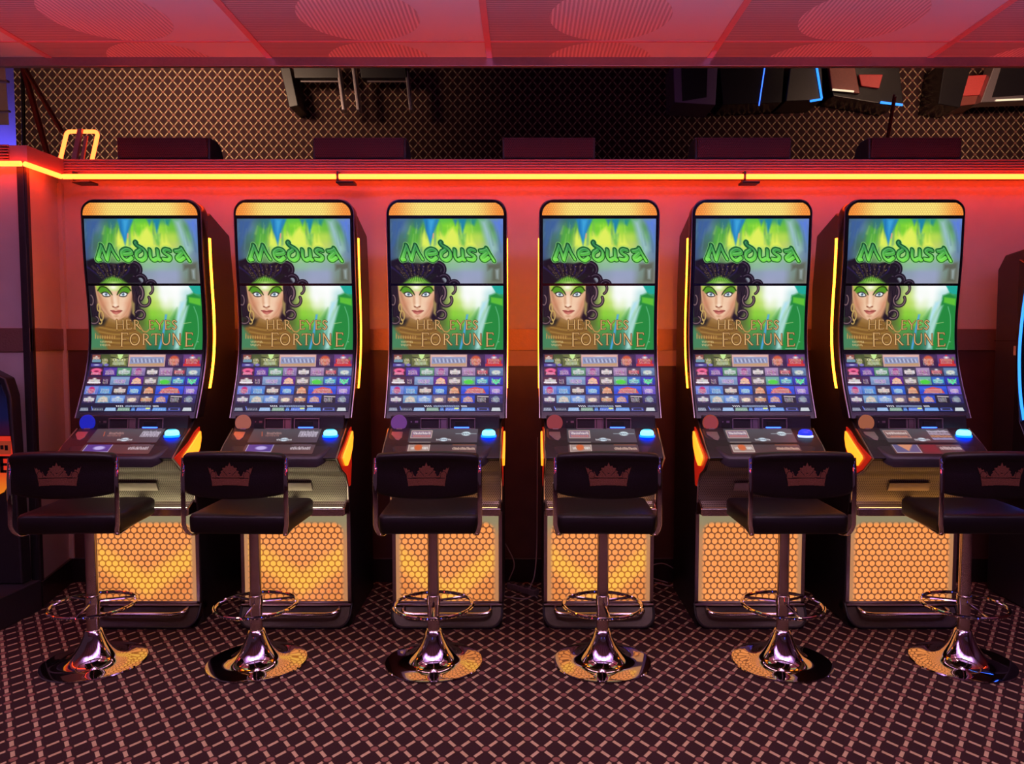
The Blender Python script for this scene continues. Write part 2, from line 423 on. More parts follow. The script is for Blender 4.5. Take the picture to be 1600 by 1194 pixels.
# solid glowing loop added in place of a neon reflection, left end of the shelf
t = empty('neon_loop', (-2.50, 4.42, 2.402)); tag(t, 'glowing rounded rectangular neon loop at the left end of the shelf', 'neon light')
pts = []
def arc(cx, cz, r, a0, a1, n=6): return [(cx + r*math.cos(R(a0 + (a1-a0)*i/n)), 0, cz + r*math.sin(R(a0 + (a1-a0)*i/n))) for i in range(n+1)]
pts = [(-.155, 0, 0)] + arc(-.105, .175, .022, 180, 90) + arc(.03, .175, .022, 90, 0) + [(.028, 0, 0)]
pts = [(p[0] + (p[2] - .1) * .12, p[1], p[2]) for p in pts]
MB().tube(pts, .011, 12).build('tube', M['neon_dim'], t)
MB().prism([(-.085, 0), (-.055, 0), (-.01, .205), (-.035, .205)], -.03, -.012, 'y').build('support', M['fascia'], t)
MB().prism([(-.04, 0), (-.02, 0), (.015, .17), (.0, .17)], -.02, -.008, 'y').build('support', M['fascia'], t)

# ------------------------------------------------------------------ PICTURES ON THE SCREENS (painted into point colours of fine grids)
class Canvas:
    """x0..x1, y0..y1 are drawing units (y down)"""
    def __init__(s, x0, y0, x1, y1, W, H):
        s.W, s.H = W, H; s.sx = (x1 - x0) / (W - 1)
        s.X, s.Y = np.meshgrid(np.linspace(x0, x1, W), np.linspace(y0, y1, H))
        s.c = np.zeros((H, W, 3)); s.px = s.sx; s.x0, s.y0 = x0, y0; s.sy = (y1 - y0) / (H - 1)
    def win(s, x0, y0, x1, y1, pad):
        i0 = max(0, int((x0 - pad - s.x0) / s.sx)); i1 = min(s.W, int((x1 + pad - s.x0) / s.sx) + 2)
        j0 = max(0, int((y0 - pad - s.y0) / s.sy)); j1 = min(s.H, int((y1 + pad - s.y0) / s.sy) + 2)
        return slice(j0, max(j0, j1)), slice(i0, max(i0, i1))
    def put(s, sl, a, col):
        if a.size == 0: return
        a = np.clip(a, 0, 1)[..., None]; s.c[sl] = s.c[sl] * (1 - a) + np.array(col) / 255. * a if np.ndim(col) == 1 else s.c[sl] * (1 - a) + col / 255. * a
    def grid(s, rows):
        """bilinear (smoothed) colour field from a coarse table over the whole canvas"""
        g = np.array(rows, float); h, w_ = g.shape[:2]
        u = (s.X - s.X[0, 0]) / (s.X[0, -1] - s.X[0, 0]) * (w_ - 1); v = (s.Y - s.Y[0, 0]) / (s.Y[-1, 0] - s.Y[0, 0]) * (h - 1)
        iu = np.clip(u.astype(int), 0, w_ - 2); iv = np.clip(v.astype(int), 0, h - 2)
        fu = (u - iu); fv = (v - iv); fu = (fu*fu*(3-2*fu))[..., None]; fv = (fv*fv*(3-2*fv))[..., None]
        s.c[:] = ((g[iv, iu]*(1-fu) + g[iv, iu+1]*fu)*(1-fv) + (g[iv+1, iu]*(1-fu) + g[iv+1, iu+1]*fu)*fv) / 255.
    def blob(s, cx, cy, rx, ry, col, a=1, soft=.5, rot=0):
        sl = s.win(cx - max(rx, ry), cy - max(rx, ry), cx + max(rx, ry), cy + max(rx, ry), 2)
        x = s.X[sl] - cx; y = s.Y[sl] - cy; c_, n_ = math.cos(R(rot)), math.sin(R(rot))
        d = np.sqrt(((x*c_ + y*n_)/rx)**2 + ((-x*n_ + y*c_)/ry)**2)
        s.put(sl, a*(1-d)/max(soft, 1.2*s.px/min(rx, ry)), col) if soft else None
    def poly(s, pts, col, a=1, soft=1.0):
        p = np.array(pts, float); sl = s.win(p[:,0].min(), p[:,1].min(), p[:,0].max(), p[:,1].max(), 2*s.px + soft)
        X, Y = s.X[sl], s.Y[sl]
        if X.size == 0: return
        ins = np.zeros(X.shape, bool); d = np.full(X.shape, 1e9)
        for i in range(len(p)):
            (xa, ya), (xb, yb) = p[i], p[(i+1) % len(p)]
            cr = ((ya > Y) != (yb > Y)) & (X < (xb-xa)*(Y-ya)/((yb-ya) or 1e-9) + xa); ins ^= cr
            t = np.clip(((X-xa)*(xb-xa)+(Y-ya)*(yb-ya))/(((xb-xa)**2+(yb-ya)**2) or 1e-9), 0, 1)
            d = np.minimum(d, np.hypot(X-xa-t*(xb-xa), Y-ya-t*(yb-ya)))
        sd = np.where(ins, d, -d); s.put(sl, a*(sd/max(soft, s.px)+.5), col)
    def stroke(s, pts, w, col, a=1, soft=0, nib=None, taper=None):
        """w width; nib=(angle, thin ratio) gives broad-nib lettering; taper=(w0,w1) factors"""
        p = np.array(pts, float); m_ = w; sl = s.win(p[:,0].min(), p[:,1].min(), p[:,0].max(), p[:,1].max(), m_ + 2*s.px)
        X, Y = s.X[sl], s.Y[sl]
        if X.size == 0: return
        if nib:
            an, th = R(nib[0]), nib[1]; ca, sa = math.cos(an), math.sin(an)
            tf = lambda x, y: (x*ca + y*sa, (-x*sa + y*ca)/th)
            X, Y = tf(X, Y); p = np.array([tf(x, y) for x, y in p])
        d = np.full(X.shape, 1e9); n = len(p)
        for i in range(n-1):
            (xa, ya), (xb, yb) = p[i], p[i+1]
            t = np.clip(((X-xa)*(xb-xa)+(Y-ya)*(yb-ya))/(((xb-xa)**2+(yb-ya)**2) or 1e-9), 0, 1)
            dd = np.hypot(X-xa-t*(xb-xa), Y-ya-t*(yb-ya))
            if taper:
                f = (i + t)/(n-1); ww = w/2*(taper[0] + (taper[1]-taper[0])*f); dd = dd - ww + w/2
            d = np.minimum(d, dd)
        e = max(soft, s.px*(1 if not nib else 1.6)); s.put(sl, a*((w/2-d)/e + .5), col)
    def rect(s, x0, y0, x1, y1, col, a=1): s.poly([(x0,y0),(x1,y0),(x1,y1),(x0,y1)], col, a, s.px)
    def lin(s):
        c = np.clip(s.c, 0, 1); return np.where(c <= .04045, c/12.92, ((c+.055)/1.055)**2.4)

def curve(pts, n=6):
    """Catmull-Rom through the points"""
    P = [np.array(p, float) for p in pts]; P = [2*P[0]-P[1]] + P + [2*P[-1]-P[-2]]; out = []
    for i in range(1, len(P)-2):
        for k in range(n):
            t = k/n; out.append(tuple(.5*((2*P[i]) + (-P[i-1]+P[i+1])*t + (2*P[i-1]-5*P[i]+4*P[i+1]-P[i+2])*t*t + (-P[i-1]+3*P[i]-3*P[i+1]+P[i+2])*t**3)))
    out.append(tuple(P[-2])); return out
def ell(cx, cy, rx, ry, a0, a1, n=14):
    return [(cx + rx*math.cos(R(a0+(a1-a0)*i/n)), cy + ry*math.sin(R(a0+(a1-a0)*i/n))) for i in range(n+1)]
rnd = random.Random(4)

# --- upper and middle screen are one picture, 200x210 drawing units
# upper window 7.2..185.9 x 44.9..146.8 ; middle window 10.5..185.9 x 151..248.2 (both 1 unit = 1 photo pixel)
UA = (7.2, 44.8, 185.7, 146.8); UB = (10.6, 151.0, 185.9, 248.2)
def A(x, y): return (x/7.46, y/7.46)
def B(x, y): return (x/8.0, 140 + y/8.0)
def paint_upper():
    c = Canvas(*UA, 380, 218)
    c.grid([
        [(70,95,105),(75,110,140),(60,110,110),(50,130,150),(90,190,70),(90,190,60),(60,150,110),(80,170,90),(110,150,150),(110,135,200)],
        [(65,95,125),(85,120,150),(70,140,80),(110,190,60),(130,215,50),(150,220,50),(150,215,60),(110,190,60),(90,150,100),(100,130,205)],
        [(60,90,110),(70,115,110),(90,170,50),(195,225,80),(190,230,70),(205,235,90),(180,220,70),(180,215,80),(110,175,100),(90,130,180)],
        [(65,90,130),(70,110,90),(110,180,70),(205,230,100),(200,225,90),(205,230,100),(190,215,90),(190,210,100),(140,180,140),(95,130,170)],
        [(65,85,125),(85,125,110),(110,160,90),(150,200,110),(160,200,120),(160,205,130),(150,195,140),(150,190,150),(135,165,165),(105,130,160)],
        [(45,60,70),(70,90,90),(90,120,90),(110,140,100),(130,170,130),(140,185,150),(145,180,165),(140,170,165),(125,150,140),(110,125,130)],
        [(30,32,40),(40,40,45),(60,60,50),(90,90,80),(130,145,155),(140,155,175),(150,160,190),(150,160,190),(120,140,130),(120,120,115)],
        [(50,40,35),(60,60,35),(90,130,50),(90,110,60),(120,120,130),(150,155,175),(155,160,190),(150,158,185),(120,130,115),(125,120,110)],
    ])
    for pts, col, a in (
        ([A(450,335), A(640,335), A(600,430), A(560,520), A(528,655), A(500,560), A(470,470)], (30,125,190), .85),
        ([A(500,335), A(590,335), A(560,450), A(530,600), A(510,500)], (60,160,215), .6),
        ([A(330,335), A(440,335), A(420,430), A(370,470), A(340,430)], (50,115,120), .7),
        ([A(860,335), A(955,335), A(935,420), A(905,530), A(885,440)], (25,130,165), .85),
        ([A(790,335), A(860,335), A(825,420)], (40,120,170), .7),
        ([A(985,335), A(1080,335), A(1050,420), A(1010,400)], (40,140,130), .7),
        ([A(640,400), A(760,430), A(700,530), A(670,560)], (120,205,50), .6),
        ([A(860,520), A(960,500), A(930,660), A(895,640)], (120,190,80), .8),
        ([A(300,420), A(420,480), A(340,640), A(250,640)], (80,165,60), .6),
        ([A(1090,335), A(1200,335), A(1330,700), A(1250,800), A(1150,560)], (150,190,190), .35),
        ([A(1230,335), A(1385,335), A(1385,650), A(1330,560)], (90,125,215), .4),
        ([A(60,335), A(250,335), A(120,640), A(60,700)], (60,95,150), .45),
        ([A(1190,860), A(1370,840), A(1370,1090), A(1240,1080), A(1250,930), A(1195,950)], (95,100,85), .55),
        ([A(1290,930), A(1340,920), A(1335,1050), A(1300,1040)], (150,165,165), .7)):
        c.poly(pts, col, a, 3.0)
    for i in range(46):
        x = rnd.uniform(60, 1380); y = rnd.uniform(335, 520); h_ = rnd.uniform(80, 260); col = rnd.choice([(180,230,90),(60,130,150),(90,150,120),(200,240,120),(50,90,120)]) if 250 < x < 1120 else rnd.choice([(60,90,130),(110,150,170),(80,110,140)])
        c.stroke([A(x, y), A(x + (x-700)*.06, y+h_)], rnd.uniform(1.5, 4.5), col, .28, 2.5, taper=(.4, 1))
    for pts in ([A(640,480),A(700,560),A(740,470),A(800,420),A(850,520),A(880,660),A(620,660)], [A(940,660),A(960,500),A(990,600),A(1010,510),A(1040,600),A(1080,660)], [A(420,660),A(420,560),A(460,450),A(490,560),A(520,660)]):
        c.poly(pts, (222,238,90), .55, 3)
    c.stroke([A(565,510), A(560,560)], 2.0, (220,150,140), .8, 1)
    # a woman's dark curled hair rising behind the title
    dk = (26,18,30)
    c.poly([A(55,830), A(140,800), A(260,850), A(420,860), A(520,840), A(660,900), A(640,1010), A(700,1095), A(55,1095)], dk, .97, 3)
    for cx, cy, rx, ry, a0, a1, ww in ((610,930,75,75,-110,100,60), (680,1060,60,60,-130,60,56), (800,1110,50,42,180,370,50)):
        c.stroke([A(*p) for p in ell(cx, cy, rx, ry, a0, a1)], ww/7.46, dk, 1, .8)
        c.stroke([A(*p) for p in ell(cx, cy, rx+6, ry+6, a0, a1)], 1.2, (90,75,95), .8, .8)
    for i in range(9):
        x = 90 + i*62
        c.stroke(curve([A(330 + (x-330)*.35, 1060), A(330 + (x-330)*.8, 960), A(x-30, 865 + abs(i-4)*9)]), 3.4, (58,45,52) if i % 2 else (40,30,70), .8, 1.5, taper=(.5, 1))
        for k in range(12):
            t = rnd.random(); px_ = 330 + (x-330)*(.35+.6*t) + rnd.uniform(-8, 8); py_ = 1060 - t*190
            c.blob(*A(px_, py_), .8, .8, (190,160,80), .75, 1)
    c.poly([A(200,1095), A(270,1040), A(350,1010), A(450,1040), A(520,1095)], (120,190,60), .9, 4)
    c.blob(*A(360,1085), 14, 4, (190,225,130), .8, .9)
    for i in range(16):
        x = 230 + i*18; c.stroke([A(x, 1075), A(355 + (x-355)*1.7, 985)], .9, (30,45,20), .6, .6)
    # title
    nb = (52, .50)
    L = [
        [(188,815),(205,770),(245,650)], [(240,645),(262,700),(300,815)], [(300,815),(350,650)], [(350,645),(385,730),(430,805)], [(188,815),(220,808)],
        curve([(598,790),(545,822),(490,790),(478,730),(530,692),(585,705),(592,738),(505,752)]),
        curve([(700,700),(655,735),(655,790),(705,820),(755,790),(762,735),(735,690),(668,650),(645,625),(655,610)]),
        curve([(815,700),(818,780),(850,818),(900,800)]), [(905,700),(912,815),(930,812)],
        curve([(1050,705),(1000,695),(975,722),(1010,752),(1052,778),(1030,815),(970,810)]),
        curve([(1115,715),(1160,708),(1195,690)]), [(1190,682),(1225,745),(1275,825)], curve([(1190,735),(1130,795),(1160,822),(1215,790)])]
    L = [[A(*p) for p in l] for l in L]
    for l in L: c.stroke(l, 11.0, (125,215,110), .95, 1.2, nib=(52, .74))
    for l in L: c.stroke(l, 9.4, (10,40,25), 1, .8, nib=(52, .66))
    sl = (slice(0, c.H), slice(0, c.W)); t = np.clip((c.Y - 86)/24, 0, 1)[..., None]
    g = (1-t)*np.array((28,110,62)) + t*np.array((120,225,75))
    keep = c.c.copy(); c.c[:] = 0
    for l in L: c.stroke(l, 7.0, (255,255,255), 1, .7, nib=nb)
    a = c.c[..., :1]; c.c = keep*(1-a) + g/255.*a
    for l in L: c.stroke([(x-.5, y-1.0) for x, y in l], 1.0, (170,235,160), .5, .8, nib=nb)
    return c

SER = {  # simple inscriptional capitals: (width, strokes) on a 0..1 box, y down; stroke weight 1 thick .45 thin
 'H': (.85, [([(.1,0),(.1,1)],1), ([(.75,0),(.75,1)],1), ([(.1,.48),(.75,.48)],.5)]),
 'E': (.6, [([(.12,0),(.12,1)],1), ([(.12,.02),(.52,.02),(.54,.14)],.5), ([(.12,.48),(.44,.48)],.5), ([(.12,.98),(.55,.98),(.58,.84)],.5)]),
 'R': (.72, [([(.12,0),(.12,1)],1), (ell(.2,.26,.34,.25,-90,90),.7), ([(.3,.52),(.75,1)],1)]),
 'Y': (.8, [([(.05,0),(.4,.5)],1), ([(.78,0),(.4,.5)],.5), ([(.4,.5),(.4,1)],1)]),
 'S': (.55, [(curve([(.5,.14),(.28,.0),(.1,.2),(.28,.46),(.48,.7),(.3,1.0),(.06,.86)]),.9)]),
 'F': (.58, [([(.12,0),(.12,1)],1), ([(.12,.02),(.56,.02),(.58,.16)],.5), ([(.12,.48),(.45,.48)],.5)]),
 'O': (.95, [(ell(.48,.5,.42,.5,0,360,24),.85)]),
 'T': (.8, [([(.42,0),(.42,1)],1), ([(.02,.14),(.05,.02),(.78,.02),(.82,.14)],.5)]),
 'U': (.85, [([(.12,0)]+ell(.43,.62,.31,.36,180,0)+[(.74,0)],.8)]),
 'N': (.9, [([(.12,1),(.12,0)],.6), ([(.12,0),(.76,1)],1), ([(.76,1),(.76,0)],.6)]),
}
def word(c, txt, x, y, h, cols, w, gap=.14, size_first=1.0, widths=None):
    for i, ch in enumerate(txt):
        if ch == ' ': x += h*.35; continue
        hh = h*(size_first if i == 0 else 1); W_, st = SER[ch]; sx = hh*(widths or 1)
        for pts, wt in st:
            P = [(x + px_*sx, y + h - hh + py_*hh) for px_, py_ in pts]
            c.stroke(P, w*wt*2 + 1.1, cols[0], .85, .7)
        for pts, wt in st:
            P = [(x + px_*sx, y + h - hh + py_*hh) for px_, py_ in pts]
            c.stroke(P, w*wt*1.5 + .1, cols[1], 1, .5); c.stroke([(a-.35, b-.35) for a, b in P], w*wt*.6, cols[2], .9, .5)
            if wt == 1:
                for q in (P[0], P[-1]): c.stroke([(q[0]-w*1.3, q[1]), (q[0]+w*1.3, q[1])], w*.6, cols[1], 1, .4)
        x += W_*sx + gap*h
    return x
def paint_middle():
    c = Canvas(*UB, 376, 208)
    c.grid([
        [(60,70,50),(150,190,70),(190,215,110),(160,190,80),(90,110,60),(180,200,140),(250,252,252),(255,255,255),(235,250,250),(40,165,140)],
        [(60,60,60),(200,200,120),(235,210,170),(210,200,130),(90,100,70),(200,225,120),(240,248,235),(252,254,252),(190,225,225),(40,150,90)],
        [(55,60,60),(190,150,110),(235,195,160),(225,170,130),(100,110,70),(180,215,90),(205,230,150),(240,250,240),(170,210,190),(50,160,60)],
        [(60,80,60),(150,110,70),(220,165,125),(200,140,100),(100,100,70),(140,205,60),(150,205,80),(170,215,160),(130,190,150),(40,135,55)],
        [(50,90,60),(110,80,50),(180,120,80),(140,100,60),(90,110,50),(110,185,50),(120,190,70),(130,195,170),(90,165,110),(35,120,65)],
        [(70,95,70),(150,105,50),(140,95,50),(140,100,50),(110,120,60),(80,150,70),(60,135,80),(100,170,150),(50,130,90),(35,110,70)],
        [(60,100,80),(130,100,50),(150,105,50),(140,110,60),(100,110,70),(60,125,80),(45,115,75),(70,140,130),(45,115,80),(40,105,80)],
        [(40,90,80),(90,110,110),(100,130,120),(90,120,90),(50,100,75),(40,105,75),(40,110,70),(90,140,130),(70,120,110),(40,85,90)],
    ])
    # cliffs, falls
    c.poly([B(1340,85), B(1490,85), B(1490,190), B(1400,180), B(1370,130)], (30,165,150), .9, 1.5)
    c.poly([B(1310,200), B(1400,170), B(1490,230), B(1490,870), B(1180,870), B(1240,560), B(1290,330)], (35,135,60), .8, 3)
    c.poly([B(1330,220), B(1480,240), B(1480,330), B(1330,290)], (95,190,55), .8, 2)
    c.poly([B(1290,330), B(1330,320), B(1230,640), B(1200,860), B(1130,860), B(1170,560)], (170,215,205), .65, 3)
    c.poly([B(1220,280), B(1310,250), B(1180,560), B(1120,700), B(1140,480)], (180,225,235), .6, 3)
    c.stroke(curve([B(1390,340), B(1430,480), B(1430,700), B(1380,860)]), 1.5, (120,200,150), .6, 1)
    c.poly([B(1020,430), B(1050,430), B(1000,700), B(960,860), B(930,860), B(980,640)], (80,165,225), .75, 2)
    c.blob(*B(1040,240), 12, 26, (255,255,255), .8, .9)
    c.poly([B(1080,480), B(1180,350), B(1160,560), B(1080,620)], (80,160,70), .6, 4)
    # neck, collar
    c.poly([B(95,870), B(110,600), B(220,560), B(300,470), B(560,470), B(650,620), B(760,700), B(780,870)], (138,98,44), .95, 4)
    for i in range(9):
        c.stroke(curve([B(180, 560+i*28), B(400, 600+i*26), B(640, 570+i*30)]), .9, (200,160,80) if i % 2 else (85,55,25), .55, .6)
    c.poly([B(60,560), B(120,600), B(260,760), B(300,870), B(60,870)], (70,130,90), .6, 4)
    # hair either side
    dk = (32,22,34)
    c.poly([B(85,80), B(175,80), B(180,330), B(215,480), B(90,470)], dk, .95, 2)
    c.poly([B(600,80), B(740,80), B(735,200), B(700,330), B(720,420), B(660,500), B(600,520), B(560,470), B(620,300)], dk, .9, 4)
    c.poly([B(85,460), B(215,470), B(300,480), B(250,570), B(120,580), B(85,560)], (40,34,30), .8, 5)
    for i in range(14): c.stroke(curve([B(618+i*7, 85), B(640+i*8+8*math.sin(i), 240), B(610+i*7, 430)]), .9, (70,52,66) if i % 2 else (18,12,20), .6, .8)
    for i in range(9): c.stroke(curve([B(92+i*9, 85), B(96+i*9, 260), B(110+i*11, 440)]), .9, (66,50,62) if i % 2 else (18,12,20), .6, .8)
    face = curve([B(165,60), B(175,190), B(200,290), B(245,385), B(310,455), B(372,497), B(430,500), B(505,460), B(565,385), B(600,290), B(622,190), B(622,60)])
    c.poly(face, (228,178,140), 1, 1.5)
    c.blob(*B(400,330), 26, 30, (246,212,180), .75, .9)
    c.blob(*B(520,300), 13, 22, (250,222,195), .6, .9); c.blob(*B(290,300), 9, 17, (240,200,165), .5, .9)
    c.poly([B(165,75), B(190,200), B(230,320), B(300,440), B(372,497), B(300,400), B(250,290), B(215,180)], (150,90,60), .55, 5)
    c.poly([B(622,200), B(600,290), B(565,385), B(505,460), B(430,500), B(480,440), B(540,370), B(580,280)], (190,115,85), .5, 5)
    c.poly([B(170,60), B(620,60), B(610,130), B(540,105), B(440,150), B(385,150), B(340,140), B(250,100), B(185,140)], (165,200,70), .85, 3)
    c.blob(*B(395,105), 14, 8, (250,250,225), .9, .8)
    # green lids, brows
    for s_, ex in ((1, 298), (-1, 512)):
        e = lambda x, y: B(ex + s_*x, y)
        c.poly([e(-105,140), e(-75,90), e(-20,95), e(40,140), e(70,190), e(0,160), e(-70,180)], (85,150,35), .9, 2)
        c.stroke(curve([e(-100,145), e(-60,100), e(0,105), e(50,150), e(75,195)]), 2.0, (45,60,20), .85, 1.0)
        c.poly(curve([e(-65,175), e(-30,160), e(15,162), e(55,205), e(15,222), e(-35,215), e(-65,175)]), (30,25,28), .95, 1.6)
        c.poly(curve([e(-48,184), e(-20,170), e(12,173), e(42,203), e(10,210), e(-30,206), e(-48,184)]), (240,244,246), 1, .9)
        c.blob(*B(ex, 188), 2.7, 2.7, (95,125,145), 1, .3); c.blob(*B(ex, 188), 1.1, 1.1, (15,20,30), 1, .5)
        c.blob(*B(ex-5, 181), .8, .8, (255,255,255), 1, .8)
    c.blob(*B(245,330), 12, 26, (178,112,78), .45, .9, rot=-18); c.blob(*B(575,330), 10, 26, (190,120,88), .45, .9, rot=18)
    c.blob(*B(250,290), 12, 9, (215,140,105), .4, .9); c.blob(*B(548,300), 12, 9, (225,150,115), .35, .9)
    c.blob(*B(402,250), 4.5, 16, (252,228,205), .6, .9); c.blob(*B(405,325), 4, 4, (255,236,215), .7, .9)
    c.poly([B(356,205), B(376,210), B(384,300), B(360,325), B(352,290)], (196,132,98), .5, 3); c.poly([B(440,210), B(454,205), B(452,300), B(446,330), B(436,300)], (206,142,108), .4, 3)
    c.blob(*B(408,366), 4, 2.5, (196,126,96), .5, .9)
    # nose, lips
    c.blob(*B(376,342), 2, 1.2, (110,55,40), .8, .6); c.blob(*B(432,342), 2, 1.2, (110,55,40), .8, .6)
    c.stroke(curve([B(368,335), B(400,350), B(440,335)]), 1.8, (150,85,60), .8, 1.5)
    c.poly(curve([B(335,385), B(375,380), B(405,388), B(440,378), B(485,388), B(445,420), B(405,434), B(365,418), B(335,385)]), (188,100,88), 1, 1.2)
    c.stroke(curve([B(338,388), B(405,400), B(483,390)]), 1.0, (110,45,42), .9, .8)
    c.blob(*B(410,418), 5, 1.6, (230,150,135), .7, .8); c.blob(*B(405,455), 6, 3, (180,115,85), .5, .9)
    # earrings and curls
    for pts in (ell(190,350,18,45,0,360), ell(215,450,26,60,0,360), ell(200,520,20,30,0,360)):
        c.stroke([B(*p) for p in pts], 1.7, (200,165,95), .95, .8)
    c.poly([B(610,260), B(650,300), B(640,460), B(605,420)], (150,130,80), .8, 2)
    for cx, cy, rx, ry, a0, a1, ww in ((770,260,72,72,-30,230,30), (705,435,58,52,-150,130,30), (820,120,70,70,-120,60,26), (700,170,60,90,-60,60,40), (120,500,60,45,-60,200,24), (100,260,30,60,-80,120,26)):
        P = [B(*p) for p in ell(cx, cy, rx, ry, a0, a1)]
        c.stroke(P, ww/8 + 1.2, dk, 1, .8); c.stroke(P, ww/8*.55, (105,80,98), .9, 1.2)
        c.stroke([(x, y-.4) for x, y in P], .6, (170,140,110), .7, .5)
    gold = ((70,40,22), (196,140,78), (240,212,150))
    word(c, 'HE', *B(396,500), 14.4, gold, 1.15, .16, 1.0, 1.08); word(c, 'R', *B(622,505), 13.6, gold, 1.15)
    c.stroke(curve([B(690,560), B(735,635), B(780,645), B(815,615)]), 1.5, (196,140,78), 1, .6)
    word(c, 'EYES', *B(810,508), 13.4, gold, 1.1, .15, 1.0, 1.12)
    word(c, 'F', *B(450,660), 20.5, gold, 1.4, .1, 1.0, 1.0); word(c, 'O', *B(568,672), 17.0, gold, 1.4); word(c, 'RTUN', *B(728,672), 16.6, gold, 1.35, .12, 1.0, 1.03)
    word(c, 'E', *B(1262,658), 20.5, gold, 1.4, .1, 1, 1.1)
    # small unreadable gilt words at lower left
    x = 135
    for i in range(9):
        h = 62 if i == 0 else 36; c.stroke([B(x, 728-h), B(x, 728)], 1.1, (205,160,85), .95, .6); c.stroke(curve([B(x, 728-h*.9), B(x+16, 728-h*.6), B(x+18, 728-h*.1)]), 1.0, (160,110,60), .95, .6)
        x += 30
    for j, y in enumerate((760, 800)):
        for i in range(8 - j): c.stroke([B(200+i*19, y), B(206+i*19, y+16+rnd.uniform(-4,4))], 1.1, (215,190,130), .85, .6)
    c.stroke([B(1250,545), B(1345,530)], .9, (200,220,150), .7, .6); c.stroke([B(1250,852), B(1385,852)], 1.0, (190,215,200), .6, .6); c.blob(*B(1428,768), 2, 1.3, (170,200,180), .7, .8)
    return c

